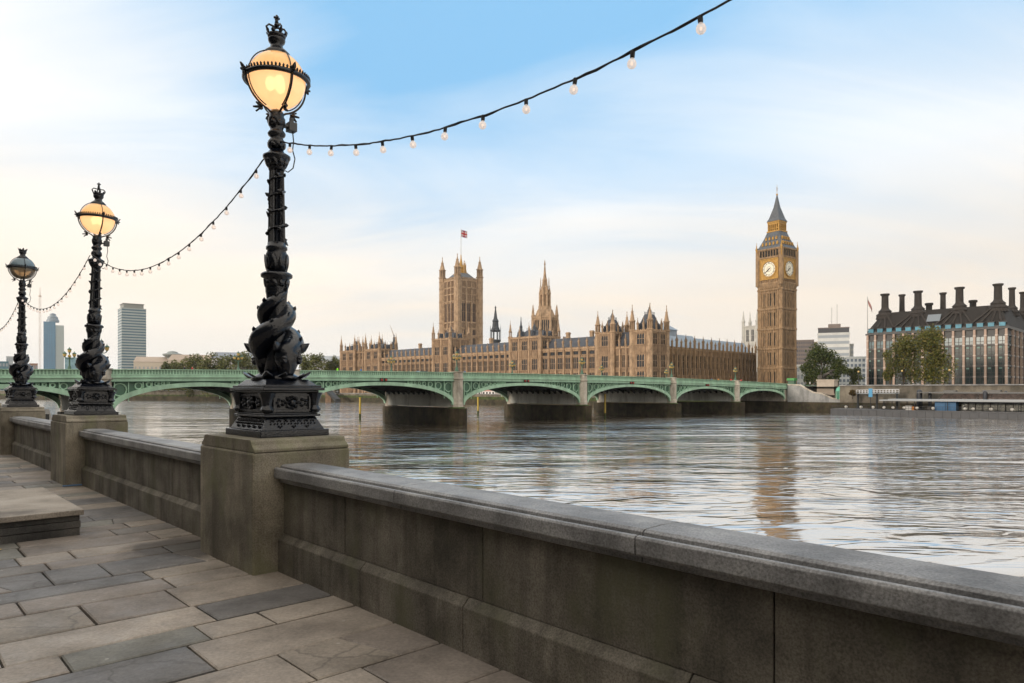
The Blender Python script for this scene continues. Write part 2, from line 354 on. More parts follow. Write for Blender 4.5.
# ---- paving: random York-stone slabs in courses square to the wall, real open joints
def paving_mat():
    m = bpy.data.materials.new('york_stone'); m.use_nodes = True; t = m.node_tree; b = t.nodes['Principled BSDF']
    b.inputs['Specular IOR Level'].default_value = 0.35
    g = t.nodes.new('ShaderNodeNewGeometry'); isl = g.outputs['Random Per Island']
    r0 = ramp(t, [(0.0, (0.190, 0.165, 0.145)), (0.18, (0.245, 0.213, 0.182)), (0.36, (0.155, 0.143, 0.132)), (0.50, (0.270, 0.236, 0.202)), (0.66, (0.128, 0.122, 0.119)), (0.76, (0.225, 0.196, 0.165)), (0.90, (0.165, 0.160, 0.142))], 'CONSTANT')
    t.links.new(isl, r0.inputs[0]); c = r0.outputs[0]
    def noise(scale, det=8, rgh=0.65, dist=0.0):
        nz = t.nodes.new('ShaderNodeTexNoise'); nz.inputs['Scale'].default_value = scale; nz.inputs['Detail'].default_value = det; nz.inputs['Roughness'].default_value = rgh; nz.inputs['Distortion'].default_value = dist
        t.links.new(g.outputs['Position'], nz.inputs['Vector']); return nz.outputs[0]
    ra = ramp(t, [(0.30, 0.55), (0.5, 1.0), (0.70, 1.38)], 'LINEAR'); t.links.new(noise(1.7), ra.inputs[0]); c = mix(t, 0.9, c, ra.outputs[0], 'MULTIPLY')
    rb = ramp(t, [(0.38, 0.80), (0.62, 1.14)], 'LINEAR'); t.links.new(noise(38, 5), rb.inputs[0]); c = mix(t, 0.8, c, rb.outputs[0], 'MULTIPLY')
    rc = ramp(t, [(0.60, 0.0), (0.72, 0.55)], 'LINEAR'); t.links.new(noise(0.75, 6, 0.6, 0.5), rc.inputs[0]); c = mix(t, rc.outputs[0], c, (0.075, 0.068, 0.06))
    vo = t.nodes.new('ShaderNodeTexVoronoi'); vo.inputs['Scale'].default_value = 4.5; vo.inputs['Randomness'].default_value = 1.0; t.links.new(g.outputs['Position'], vo.inputs['Vector'])
    rd = ramp(t, [(0.045, 1.0), (0.07, 0.0)], 'LINEAR'); t.links.new(vo.outputs['Distance'], rd.inputs[0]); c = mix(t, mth(t, 'MULTIPLY', rd.outputs[0], 0.65), c, (0.36, 0.34, 0.31))   # old gum spots
    dn = t.nodes.new('ShaderNodeTexNoise'); dn.inputs['Scale'].default_value = 2.2; dn.inputs['Detail'].default_value = 5; t.links.new(g.outputs['Position'], dn.inputs['Vector'])
    av = t.nodes.new('ShaderNodeMixRGB'); av.blend_type = 'ADD'; av.inputs[0].default_value = 0.35; t.links.new(g.outputs['Position'], av.inputs[1]); t.links.new(dn.outputs['Color'], av.inputs[2])
    ao = t.nodes.new('ShaderNodeMixRGB'); ao.blend_type = 'ADD'; ao.inputs[0].default_value = 1.0; t.links.new(av.outputs[0], ao.inputs[1]); t.links.new(mth(t, 'MULTIPLY', isl, 37.0), ao.inputs[2]); av = ao
    cv = t.nodes.new('ShaderNodeTexVoronoi'); cv.feature = 'DISTANCE_TO_EDGE'; cv.inputs['Scale'].default_value = 0.85; t.links.new(av.outputs[0], cv.inputs['Vector'])
    cr_ = ramp(t, [(0.004, 1.0), (0.010, 0.0)], 'LINEAR'); t.links.new(cv.outputs['Distance'], cr_.inputs[0])
    cm = ramp(t, [(0.70, 0.0), (0.71, 1.0), (0.88, 1.0), (0.89, 0.0)], 'CONSTANT'); t.links.new(isl, cm.inputs[0])
    c = mix(t, mth(t, 'MULTIPLY', mth(t, 'MULTIPLY', cr_.outputs[0], cm.outputs[0]), 0.42), c, (0.05, 0.045, 0.04))   # hairline cracks
    # damp dirt patch in the angle of the big plinth
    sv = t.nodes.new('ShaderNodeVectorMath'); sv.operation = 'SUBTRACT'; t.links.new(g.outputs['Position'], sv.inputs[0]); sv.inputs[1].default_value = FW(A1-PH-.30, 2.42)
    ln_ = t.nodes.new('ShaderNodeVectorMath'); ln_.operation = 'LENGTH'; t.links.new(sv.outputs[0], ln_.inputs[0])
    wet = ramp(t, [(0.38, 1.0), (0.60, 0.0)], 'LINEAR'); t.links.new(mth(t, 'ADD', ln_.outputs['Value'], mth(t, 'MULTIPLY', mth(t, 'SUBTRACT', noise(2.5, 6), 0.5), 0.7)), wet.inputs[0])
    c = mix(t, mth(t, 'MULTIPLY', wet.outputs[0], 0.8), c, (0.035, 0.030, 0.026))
    t.links.new(c, b.inputs['Base Color'])
    rr = ramp(t, [(0.35, 0.42), (0.65, 0.78)], 'LINEAR'); t.links.new(noise(2.2, 5), rr.inputs[0]); t.links.new(rr.outputs[0], b.inputs['Roughness'])
    bp = t.nodes.new('ShaderNodeBump'); bp.inputs['Strength'].default_value = 0.35; bp.inputs['Distance'].default_value = 0.008
    t.links.new(mth(t, 'ADD', noise(26, 8), mth(t, 'MULTIPLY', noise(3.0, 4), 2.0)), bp.inputs['Height']); t.links.new(bp.outputs[0], b.inputs['Normal'])
    return m
rng = random.Random(11)
mb = MB(); a = 4.0
def slab(b_, pts, jx):
    # pts: quad (a,n) ccw; slight tilt, chamfered rim
    h = [rng.uniform(-0.004, 0.004) for _ in range(4)]
    cx_ = sum(p[0] for p in pts)/4; cy_ = sum(p[1] for p in pts)/4
    top = []; rim = []; bot = []
    for (x, y), hh in zip(pts, h):
        sx = 1 if x > cx_ else -1; sy = 1 if y > cy_ else -1
        ja = jx*1.7; rim.append((x-sx*ja, y-sy*jx, hh-0.008)); top.append((x-sx*(ja+.012), y-sy*(jx+.010), hh)); bot.append((x-sx*ja, y-sy*jx, -0.05))
    fs = [(0,1,2,3)]
    for i in range(4):
        j = (i+1) % 4
        fs += [(4+i, 4+j, j, i), (8+i, 8+j, 4+j, 4+i)]
    b_.add(top+rim+bot, fs)
while a > -48:
    wd = rng.choice([0.36, 0.42, 0.48, 0.54, 0.60]) ; n0 = 2.80; skew = rng.uniform(-0.01, 0.01)
    n0 -= rng.uniform(0.0, 0.1)*0
    first = True
    while n0 > -9:
        ln = rng.choice([0.45, 0.62, 0.8, 0.92, 1.05, 1.25]) if not first else rng.uniform(0.3, 1.3)
        first = False
        j = rng.uniform(-0.012, 0.012)
        if ln > 0.9 and rng.random() < 0.10:      # a cracked slab, mended in two pieces
            q = rng.uniform(0.35, 0.6); k = rng.uniform(-0.16, 0.16)
            slab(mb, [(a-wd, n0-ln), (a, n0-ln), (a, n0-ln*q-k), (a-wd, n0-ln*q+k)], 0.0035)
            slab(mb, [(a-wd, n0-ln*q+k), (a, n0-ln*q-k), (a, n0), (a-wd, n0)], 0.0035)
        else:
            slab(mb, [(a-wd, n0-ln), (a, n0-ln), (a, n0), (a-wd, n0)], rng.uniform(0.005, 0.012))
        n0 -= ln
    a -= wd
o = mb.build('pavement', paving_mat()); o.rotation_euler.z = RZ_F; struct(o)
o = MB(); o.add([(5,-9.5,-0.03),(5,2.9,-0.03),(-60,2.9,-0.03),(-60,-9.5,-0.03)], [(0,3,2,1)])
o = o.build('mortar_bed', mat('dark_mortar', (0.035, 0.032, 0.028), 0.95, var=0.3, vscale=6)); o.rotation_euler.z = RZ_F; struct(o)
o = MB(); o.add([(5,-17,-0.02),(5,-9.2,-0.02),(-60,-9.2,-0.02),(-60,-17,-0.02)], [(0,3,2,1)]); o = o.build('path', M_asphalt); o.rotation_euler.z = RZ_F; struct(o)

# ---- parapet wall bays (one thing between each two plinths)
def make_wall():
    t = thing('parapet_wall', 'x', 'wall', rz=RZ_F, group='granite parapet wall bays')
    Lw = STEP-2*PH-0.01; h = Lw/2
    cuts = [-h, -h+Lw*0.22, -h+Lw*0.41, -h+Lw*0.66, h]
    b_ = MB()
    for i in range(4):      # base course, chamfered head
        x0, x1 = cuts[i]+.004, cuts[i+1]-.004
        b_.prism([(0.0, -0.04), (0.0, 0.285), (0.05, 0.335), (0.42, 0.335), (0.42, -0.04)], 'x', x0, x1)
    b_.build('base_course', M_granite, t, bevel=0.006)
    b_ = MB(); cu = [-h, -h+Lw*0.17, -h+Lw*0.43, -h+Lw*0.72, h]
    for i in range(4):
        b_.box(cu[i]+.004, cu[i+1]-.004, 0.055+.003*(i%2), 0.42, 0.337, 0.80)
    b_.build('wall_panel', M_granite, t, bevel=0.004)
    b_ = MB(); cu = [-h, -h+Lw*0.30, -h+Lw*0.62, h]
    for i in range(3):
        x0, x1 = cu[i]+.004, cu[i+1]-.004
        b_.prism([(0.045, 0.802), (0.02, 0.812), (0.02, 0.838), (-0.03, 0.85), (-0.04, 0.862), (-0.04, 0.935), (-0.030, 0.947), (-0.010, 0.949), (-0.004, 0.918), (0.018, 0.918), (0.024, 0.958), (0.045, 0.970), (0.20, 0.974), (0.345, 0.966), (0.372, 0.955), (0.382, 0.93), (0.385, 0.81), (0.33, 0.802)], 'x', x0, x1)
    b_.build('coping', M_granite_top, t, bevel=0.003)
    b_ = MB(); b_.box(-h, h, 0.06, 0.9, -6.5, -0.042); b_.build('river_face', M_tide, t)
    return t
wall_labels = {-1: 'long granite parapet bay in the foreground running off the right edge',
               0: 'granite parapet bay between the big near lamp and the second lamp',
               1: 'short looking granite parapet bay between the second lamp and the third lamp',
               2: 'farthest granite parapet bay, beyond the third lamp', 3: 'granite parapet bay out of sight past the fourth lamp'}
wall0 = make_wall(); wall0.location = FW(A1+STEP/2, 2.76); wall0['label'] = wall_labels[-1]
for k in range(0, 4):
    dup(wall0, FW(A1-STEP*(k+.5), 2.76), label=wall_labels[k])
dup(wall0, FW(A1+STEP*1.5, 2.76), label='granite parapet bay beside the viewer, behind the nearest plinth')
# ---- plinths
def make_plinth():
    t = thing('stone_plinth', 'x', 'plinth', rz=RZ_F, group='granite lamp plinths along the wall')
    b_ = MB(); b_.box(-PH, PH, -0.485, 0.485, -0.04, 1.085); b_.build('shaft', M_plinth, t, bevel=0.018)
    b_ = MB()
    b_.prism([(-PH, 1.088), (-PH, 1.115), (-PH+.06, 1.150), (-PH+.075, 1.185), (-PH+.10, 1.20), (PH-.10, 1.20), (PH-.075, 1.185), (PH-.06, 1.150), (PH, 1.115), (PH, 1.088)], 'y', -0.47, 0.47)
    b_.build('cap', M_plinth, t, bevel=0.006)
    b_ = MB(); b_.box(-PH-.05, PH+.05, 0.0, 0.62, -6.5, -0.045); b_.build('river_pier', M_tide, t)
    return t
pl_labels = {-1: 'granite plinth out of frame beside the viewer', 0: 'tall pale granite plinth under the large nearest lamp',
             1: 'granite plinth with green lichen under the second lamp', 2: 'granite plinth at the left edge under the unlit third lamp', 3: 'granite plinth hidden past the left edge'}
pl0 = make_plinth(); pl0.location = FW(A1, N_LAMP); pl0['label'] = pl_labels[0]
for k in (-1, 1, 2, 3): dup(pl0, FW(A1-STEP*k, N_LAMP), label=pl_labels[k])

# ---- raised stone platform at the left
t = thing('stone_platform', 'low raised stone platform with dark edge at the left on the pavement', 'platform', FW(-9.17, 1.82), RZ_F)
M_dark_edge = stained('dark_platform_stone', (0.075, 0.072, 0.068), (0.035, 0.034, 0.033), (0.12, 0.112, 0.10))
M_plat_top = stained('platform_top_stone', (0.29, 0.255, 0.215), (0.20, 0.175, 0.15), (0.36, 0.32, 0.275), streak=(1.5,1.5,1.5))
b_ = MB()
b_.box(-2.45, -0.02, -4.6, -0.02, -0.03, 0.085); b_.box(-2.46, -0.012, -4.6, -0.012, 0.089, 0.165); b_.box(-2.445, -0.022, -4.6, -0.02, 0.169, 0.228)
t_side = b_.build('riser', M_dark_edge, t, bevel=0.006)
b_ = MB()
for (y0, y1) in ((-4.6, -3.1), (-3.094, -1.5), (-1.494, 0.015)):
    b_.box(-2.47, 0.02, y0, y1, 0.231, 0.292)
b_.build('top_slab', M_plat_top, t, bevel=0.008)
# fallen leaf at its foot
b_ = MB(); b_.add([(-.035,0,.004),(-.012,.022,.012),(.018,.018,.006),(.045,0,.014),(.016,-.02,.009),(-.014,-.019,.005)], [(0,1,2,3,4,5)])
o = b_.build('fallen_leaf', mat('yellow_leaf', (0.42, 0.26, 0.05), 0.7)); o.location = FW(-8.85, 1.0, 0.003); o.rotation_euler.z = 0.6
tag(o, 'small yellow fallen leaf on the paving at the foot of the platform', 'leaf')
# blue strip lying at the foot of the second plinth
b_ = MB(); b_.box(-0.012, 0.012, -0.28, 0.28, 0.0, 0.022); o = b_.build('blue_strip', mat('blue_plastic', (0.10, 0.20, 0.36), 0.5), bevel=0.004); o.location = FW(A1-STEP+PH+.06, N_LAMP-.26, 0.004); o.rotation_euler.z = RZ_F
tag(o, 'thin blue strip on the paving at the foot of the second plinth', 'strip')

# ================================================================== dolphin lamps
def glass_globe(name, col, emis, trans):
    m = bpy.data.materials.new(name); m.use_nodes = True; t = m.node_tree; t.nodes.clear()
    o = t.nodes.new('ShaderNodeOutputMaterial'); tr = t.nodes.new('ShaderNodeBsdfTransparent'); tr.inputs[0].default_value = (*col, 1)
    gl = t.nodes.new('ShaderNodeBsdfGlossy'); gl.inputs['Roughness'].default_value = 0.08
    tl = t.nodes.new('ShaderNodeBsdfTranslucent'); tl.inputs[0].default_value = (*col, 1)
    df = t.nodes.new('ShaderNodeBsdfDiffuse'); df.inputs[0].default_value = (*col, 1)
    m1 = t.nodes.new('ShaderNodeMixShader'); m1.inputs[0].default_value = 0.5; t.links.new(tl.outputs[0], m1.inputs[1]); t.links.new(df.outputs[0], m1.inputs[2])
    m2 = t.nodes.new('ShaderNodeMixShader'); m2.inputs[0].default_value = trans; t.links.new(m1.outputs[0], m2.inputs[1]); t.links.new(tr.outputs[0], m2.inputs[2])
    fr = t.nodes.new('ShaderNodeFresnel'); fr.inputs[0].default_value = 1.4
    m3 = t.nodes.new('ShaderNodeMixShader'); t.links.new(fr.outputs[0], m3.inputs[0]); t.links.new(m2.outputs[0], m3.inputs[1]); t.links.new(gl.outputs[0], m3.inputs[2])
    last = m3
    if emis:
        e = t.nodes.new('ShaderNodeEmission'); e.inputs[0].default_value = (*emis[0], 1); e.inputs[1].default_value = emis[1]
        ad = t.nodes.new('ShaderNodeAddShader'); t.links.new(m3.outputs[0], ad.inputs[0]); t.links.new(e.outputs[0], ad.inputs[1]); last = ad
    t.links.new(last.outputs[0], o.inputs[0]); return m
G_up = glass_globe('lit_opal_glass', (0.74, 0.56, 0.34), ((1.0, 0.46, 0.14), 0.20), 0.05)
G_lo = glass_globe('lit_amber_glass', (0.95, 0.78, 0.60), ((1.0, 0.56, 0.28), 0.26), 0.05)
G_up_off = glass_globe('unlit_blue_opal_glass', (0.36, 0.48, 0.56), None, 0.10)
G_lo_off = glass_globe('unlit_amber_glass', (0.85, 0.66, 0.46), None, 0.55)
M_bulb = emit('glowing_mantle', (1.0, 0.66, 0.36), 12.0)
M_bulb_off = mat('unlit_lamp_glass', (0.6, 0.55, 0.45), 0.3)
M_grey_box = mat('grey_box_paint', (0.06, 0.065, 0.07), 0.5)

def fish_path(th0, n=84):
    P = []; Rd = []; TH = []
    for i in range(n):
        s = i/(n-1)
        if s < 0.14:
            q = s/0.14; th = th0 + 0.10*q; z = 0.585+0.235*q; rad = 0.225-0.045*q
        else:
            q = (s-0.14)/0.86; th = th0 + 0.10 + q*2*math.pi*1.18; z = 0.82 + 0.67*(q**1.05) + 0.05*math.sin(q*math.pi); rad = 0.18 - 0.085*q
            rad += 0.025*math.sin(min(1, q*2.2)*math.pi)
        keys = [(0, .055), (.035, .085), (.08, .122), (.13, .135), (.20, .120), (.32, .125), (.5, .098), (.68, .074), (.85, .045), (.95, .028), (1, .018)]
        for (s0, r0), (s1, r1) in zip(keys, keys[1:]):
            if s0 <= s <= s1: rr = r0+(r1-r0)*(s-s0)/(s1-s0); break
        rr_ = 0.84; P.append(Vector((rr_*rad*math.cos(th), rr_*rad*math.sin(th), z))); Rd.append(rr*.88); TH.append(th)
    return P, Rd, TH
def leaf(b_, base, tip, wd, nrm, curl=0.0, th=0.008, n=5):
    # a thick pointed leaf or fin from base to tip
    base = Vector(base); tip = Vector(tip); ax = tip-base; sd_ = ax.cross(Vector(nrm)).normalized(); nn = sd_.cross(ax).normalized()
    vs = []; fs = []
    prof = [(0, .35), (.25, .9), (.5, 1.0), (.75, .62), (1.0, .05)]
    for (q, ww) in prof:
        c_ = base+ax*q+nn*(curl*q*q)
        for s_ in (-1, 1):
            for u in (-1, 1): vs.append(tuple(c_+sd_*(u*ww*wd)+nn*(s_*th)))
    for i in range(len(prof)-1):
        a0 = i*4; a1 = a0+4
        fs += [(a0, a0+1, a1+1, a1), (a0+2, a1+2, a1+3, a0+3), (a0, a1, a1+2, a0+2), (a0+1, a0+3, a1+3, a1+1)]
    fs += [(0, 2, 3, 1), (len(vs)-4, len(vs)-3, len(vs)-1, len(vs)-2)]
    b_.add(vs, fs)

def make_lamp():
    t = thing('street_lamp', 'x', 'street lamp', rz=RZ_F, group='cast iron fish lamps along the parapet')
    # pedestal
    b_ = MB()
    b_.box(-.43, .43, -.35, .35, 0.0, .065)
    b_.frustum(0, 0, .065, .19, .40, .315, .335, .25)
    b_.box(-.375, .375, -.285, .285, .191, .212); b_.box(-.355, .355, -.268, .268, .2125, .228)
    b_.box(-.335, .335, -.25, .25, .2285, .425)
    b_.box(-.365, .365, -.275, .275, .4255, .445); b_.box(-.41, .41, -.315, .315, .4455, .475); b_.box(-.385, .385, -.295, .295, .4755, .495)
    b_.frustum(0, 0, .4955, .555, .35, .265, .25, .215)
    for sx in (-1, 1):                       # rounded bracket corners
        for sy in (-1, 1):
            b_.lathe([(.05, .23), (.07, .26), (.045, .30), (.06, .36), (.085, .42), (.09, .426)], 10, sx*.325, sy*.24)
    ped = b_.build('pedestal', M_iron, t, bevel=0.006)
    b_ = MB()                                # raised panel frames and rosettes on the four faces
    for (ax, off, hw) in (('x', .335, .19), ('y', .25, .27)):
        for sg in (-1, 1):
            def bar(u0, u1, z0, z1, d):
                if ax == 'x': b_.box(*sorted((sg*(off+.002), sg*(off+d))), u0, u1, z0, z1)
                else: b_.box(u0, u1, *sorted((sg*(off+.002), sg*(off+d))), z0, z1)
            bar(-hw, hw, .245, .262, .02); bar(-hw, hw, .392, .41, .02); bar(-hw, -hw+.018, .263, .391, .02); bar(hw-.018, hw, .263, .391, .02)
            for q in (-.62, .62):            # scroll leaves either side of the boss
                for r_ in range(5):
                    an = r_*1.26+q; du = q*hw+.035*math.cos(an); dz = .327+.03*math.sin(an)
                    c_ = (sg*(off+.012), du, dz) if ax == 'x' else (du, sg*(off+.012), dz)
                    b_.sphere(c_, (.016, .016, .016), 6, 5)
            c_ = (sg*(off+.014), 0, .327) if ax == 'x' else (0, sg*(off+.014), .327)
            b_.sphere(c_, .036, 10, 7)
            for r_ in range(8):
                an = r_*math.pi/4
                c2 = (c_[0], .054*math.cos(an), .327+.054*math.sin(an)) if ax == 'x' else (.054*math.cos(an), c_[1], .327+.054*math.sin(an))
                b_.sphere(c2, .019, 6, 5)
            # frieze of raised scroll ornament on the sloping skirt
            hw2 = hw+.05; nrep = int(hw2*2/.062)
            for r_ in range(nrep):
                u = -hw2+(r_+.5)*hw2*2/nrep
                off2 = off+.040
                for q in range(8 if r_ % 2 else 5):
                    an = q*2*math.pi/8; du = .02*math.cos(an); dz = .034*math.sin(an)
                    sl = (.128-(.128+dz))*0.52
                    c_ = (sg*(off2+sl), u+du, .128+dz) if ax == 'x' else (u+du, sg*(off2+sl), .128+dz)
                    b_.sphere(c_, .0095, 5, 4)
    b_.smooth = True
    b_.build('relief_ornament', M_iron, ped)
    b_ = MB(); b_.smooth = True              # acanthus at the foot of the fishes
    for k in range(4):
        an = math.pi/4+k*math.pi/2
        leaf(b_, (.20*math.cos(an), .18*math.sin(an), .555), (.40*math.cos(an), .33*math.sin(an), .585), .06, (0,0,1), curl=.045)
        leaf(b_, (.14*math.cos(an+.6), .14*math.sin(an+.6), .55), (.33*math.cos(an+.6), .28*math.sin(an+.6), .60), .05, (0,0,1), curl=.02)
    b_.lathe([(.24, .545), (.25, .57), (.2, .60), (.14, .63)], 20)
    b_.build('foot_foliage', M_iron, t)
    # fishes
    for th0 in (R(8), R(188)):
        P, Rd, TH = fish_path(th0)
        b_ = MB(); b_.smooth = True
        b_.tube(P, Rd, 16, squash=1.06)
        ax0 = Vector((math.cos(th0), math.sin(th0), 0)); sd0 = Vector((-math.sin(th0), math.cos(th0), 0))
        # lips, brow and eyes
        for s_, dz in ((1, -.012), (-1, -.03)):
            mp_ = [P[0]+ax0*(s_*.03)+sd0*(.075*math.cos(u))+ax0*(s_*.05*math.sin(u))+Vector((0,0,dz)) for u in [x*math.pi/8 for x in range(9)]]
            b_.tube(mp_, .022, 6)
        hc = P[7]
        for s_ in (-1, 1):
            e = hc+ax0*.075+sd0*(s_*.085)+Vector((0,0,.01)); b_.sphere(e, .034, 10, 8)
            br = [e+Vector((0,0,.03))+sd0*(s_*q*.03)+ax0*(.02-abs(q)*.015) for q in (-1, -.5, 0, .5, 1)]
            b_.tube(br, [.012, .02, .024, .02, .012], 6)
            leaf(b_, P[12]+sd0*(s_*.09)+ax0*.03, P[12]+sd0*(s_*.20)+ax0*.06+Vector((0,0,.10)), .045, ax0, curl=.03)   # gill fin
        body = b_.build('fish', M_fish, t)
        b_ = MB(); b_.smooth = False         # spiny dorsal fin along the back, tail fluke
        for i in range(18, 76, 8):
            b_ = MB()
            rdl = Vector((P[i].x, P[i].y, 0)).normalized()
            tn = (P[i+1]-P[i-1]).normalized()
            up_ = (Vector((0,0,1))-tn*tn.z).normalized()
            dirv = (rdl*.75+up_*.65).normalized()
            leaf(b_, P[i]+dirv*(Rd[i]*.85), P[i]+dirv*(Rd[i]+.020)+tn*.05, .020, rdl.cross(tn), th=.006); b_.build('fin', M_iron, body)
        b_ = MB(); tn = (P[-1]-P[-4]).normalized()
        leaf(b_, P[-1], P[-1]+Vector((0,0,.16))+tn*.03, .055, Vector((P[-1].x, P[-1].y, 0)), curl=.02)
        leaf(b_, P[-1], P[-1]+tn*.14+Vector((0,0,.06)), .045, Vector((P[-1].x, P[-1].y, 0)), curl=.03)
        b_.build('tail_fluke', M_iron, body)
    # column
    b_ = MB(); b_.smooth = True
    b_.lathe([(.13, .55), (.10, .8), (.09, 1.2), (.10, 1.38), (.108, 1.46), (.115, 1.54), (.125, 1.57), (.152, 1.585), (.155, 1.61), (.14, 1.625), (.105, 1.64)], 24)
    b_.lathe([(.09, 1.64), (.108, 1.70), (.112, 1.76), (.102, 1.82), (.09, 1.85), (.104, 1.865), (.104, 1.89), (.09, 1.90), (.088, 1.93)], 24)
    b_.smooth = False; b_.lathe([(.086, 1.93), (.082, 2.2), (.074, 2.6), (.072, 2.66)], 28, flute=0.22); b_.smooth = True
    b_.lathe([(.076, 2.66), (.084, 2.69), (.09, 2.72), (.118, 2.76), (.134, 2.785), (.134, 2.805), (.11, 2.82), (.075, 2.84), (.066, 2.87)], 24)
    b_.lathe([(.062, 2.87), (.074, 2.89), (.086, 2.92), (.084, 2.95), (.068, 2.97), (.060, 2.99), (.082, 3.01), (.088, 3.03), (.076, 3.05), (.060, 3.07), (.07, 3.10), (.078, 3.15), (.084, 3.18), (.07, 3.20), (.074, 3.23), (.055, 3.26)], 24)
    col = b_.build('column', M_iron, t)
    b_ = MB(); b_.smooth = True              # garland winding up the shaft, leaf capitals
    pts = []; n = 110
    for i in range(n):
        q = i/(n-1); an = q*2*math.pi*4.2+1; rr = .086-.012*q
        pts.append((rr*math.cos(an), rr*math.sin(an), 1.95+q*.70))
    b_.tube(pts, [.007+.006*abs(math.sin(i*.9)) for i in range(n)], 6)
    for i in range(0, n, 4):
        p = Vector(pts[i]); rdl = Vector((p.x, p.y, 0)).normalized()
        leaf(b_, p, p+rdl*random.uniform(.010,.030)+Vector((0,0,random.uniform(-.05, .05)))+rdl.cross(Vector((0,0,1)))*random.choice((-.05,.05)), .02, rdl, th=.004)
    b_.build('vine', M_iron, col); b_ = MB(); b_.smooth = True
    for (z0, rr, nn, hgt, ou) in ((1.66, .098, 9, .15, .028), (1.48, .105, 10, .08, .028), (2.69, .082, 10, .075, .045), (2.88, .066, 7, .05, .03), (3.10, .064, 7, .06, .026)):
        for k in range(nn):
            an = 2*math.pi*k/nn; d = Vector((math.cos(an), math.sin(an), 0))
            leaf(b_, d*rr+Vector((0,0,z0)), d*(rr+ou)+Vector((0,0,z0+hgt)), .032, d, curl=-.012, th=.006)
    b_.build('capital_leaves', M_iron, col)
    # lantern
    GZ, GR = 3.565, 0.282
    b_ = MB(); b_.smooth = True
    RR = .320
    for k in range(4):
        an = k*math.pi/2+R(3); d = Vector((math.cos(an), math.sin(an), 0))
        pts = [d*.05+Vector((0,0,3.225))]
        for q in range(0, 13):
            ph = R(-72)+q/12*R(72); pts.append(d*(RR*math.cos(ph))+Vector((0,0,GZ+RR*math.sin(ph))))
        b_.tube(pts, .0105, 6)
        pts = [d*((GR+.012)*math.cos(ph))+Vector((0,0,GZ+(GR+.012)*math.sin(ph))) for ph in [R(-68)+q/20*R(136) for q in range(21)]]
        b_.tube(pts, .0065, 6)
        e = d*(RR+.012)+Vector((0,0,GZ+.0))  # flower ornaments on the ring and at the foot of the arm
        leaf(b_, e, e+d*.035+Vector((0,0,.075)), .02, d, curl=.01); leaf(b_, e, e+d*.045+Vector((0,0,.01)), .016, Vector((0,0,1))); leaf(b_, e, e+d*.02+Vector((0,0,-.035)), .014, d)
        e = d*.155+Vector((0,0,GZ-.305))
        for q in range(5):
            an2 = q*2*math.pi/5; leaf(b_, e, e+d*(.05+.03*math.cos(an2))+Vector((0,0,.05*math.sin(an2)-.01))+d.cross(Vector((0,0,1)))*(.03*math.cos(an2)), .016, Vector((0,0,1)))
    b_.lathe([(.296, GZ-.022), (.320, GZ-.022), (.329, GZ-.008), (.329, GZ+.010), (.314, GZ+.022), (.296, GZ+.022), (.292, GZ)], 48, cap=False)
    for k in range(56):
        an = 2*math.pi*k/56; d = Vector((math.cos(an), math.sin(an), 0)); e = d*.314+Vector((0,0,GZ+.020))
        b_.tube([e, e+d*.004+Vector((0,0,.018)), e+d*.01+Vector((0,0,.032))], [.010, .012, .003], 5)
    b_.build('lantern_frame', M_iron, t)
    b_ = MB(); b_.smooth = True
    b_.lathe([(.145, 3.80), (.158, 3.81), (.155, 3.835), (.125, 3.855), (.13, 3.87), (.10, 3.90), (.065, 3.93), (.058, 3.96), (.078, 3.985), (.085, 4.01), (.08, 4.03)], 24)
    cap_o = b_.build('lantern_cap', M_iron, t)
    b_ = MB(); b_.smooth = True              # crown with arches, orb and cross
    b_.lathe([(.082, 4.03), (.088, 4.04), (.088, 4.062), (.08, 4.07)], 20)
    for k in range(8):
        an = k*math.pi/4; d = Vector((math.cos(an), math.sin(an), 0))
        leaf(b_, d*.085+Vector((0,0,4.06)), d*.105+Vector((0,0,4.115 if k % 2 == 0 else 4.095)), .02, d, th=.006)
    crown = b_.build('crown', M_iron, cap_o); cap_o.location.z = -.035
    b_ = MB(); b_.smooth = True
    for k in range(4):
        an = k*math.pi/2; d = Vector((math.cos(an), math.sin(an), 0))
        b_.tube([d*.095+Vector((0,0,4.08)), d*.108+Vector((0,0,4.115)), d*.08+Vector((0,0,4.145)), d*.03+Vector((0,0,4.14)), Vector((0,0,4.135))], .010, 6)
    b_.sphere((0,0,4.163), .025, 10, 8); b_.lathe([(.022,4.185),(.016,4.20),(.02,4.215)], 8)
    b_.box(-.009,.009,-.009,.009,4.20,4.262); b_.box(-.03,.03,-.008,.008,4.225,4.243); b_.box(-.008,.008,-.03,.03,4.225,4.243)
    b_.build('orb_and_cross', M_iron, cap_o)
    def half(z0a, z1a, name, m):
        b_ = MB(); b_.smooth = True; prof = []
        for q in range(13):
            ph = z0a+(z1a-z0a)*q/12; prof.append((max(.004, GR*math.cos(ph)), GZ+GR*math.sin(ph)))
        b_.lathe(prof, 40, cap=False); return b_.build(name, m, t)
    half(R(2), R(58), 'upper_globe', G_up); half(R(-88), R(1.5), 'lower_globe', G_lo)
    b_ = MB(); b_.smooth = True
    for k in range(3):
        an = k*2.09; b_.sphere((.06*math.cos(an), .06*math.sin(an), GZ-.03), (.05, .05, .075), 12, 8)
    b_.build('bulb', M_bulb, t)
    b_ = MB(); b_.box(-.045, .045, .115, .20, 3.09, 3.18); b_.box(-.03,.03,.07,.115,3.12,3.14); b_.box(-.02,.02,.14,.175,3.181,3.23)
    jb = b_.build('junction_box', M_grey_box, t, bevel=.004)
    b_ = MB(); b_.tube([(0,.17,3.09),(0,.18,3.0),(.01,.165,2.9),(.01,.19,2.82),(.01,.17,2.72),(0,.12,2.67),(0,.09,2.68)], .006, 6); b_.build('wire', M_iron, jb)
    return t
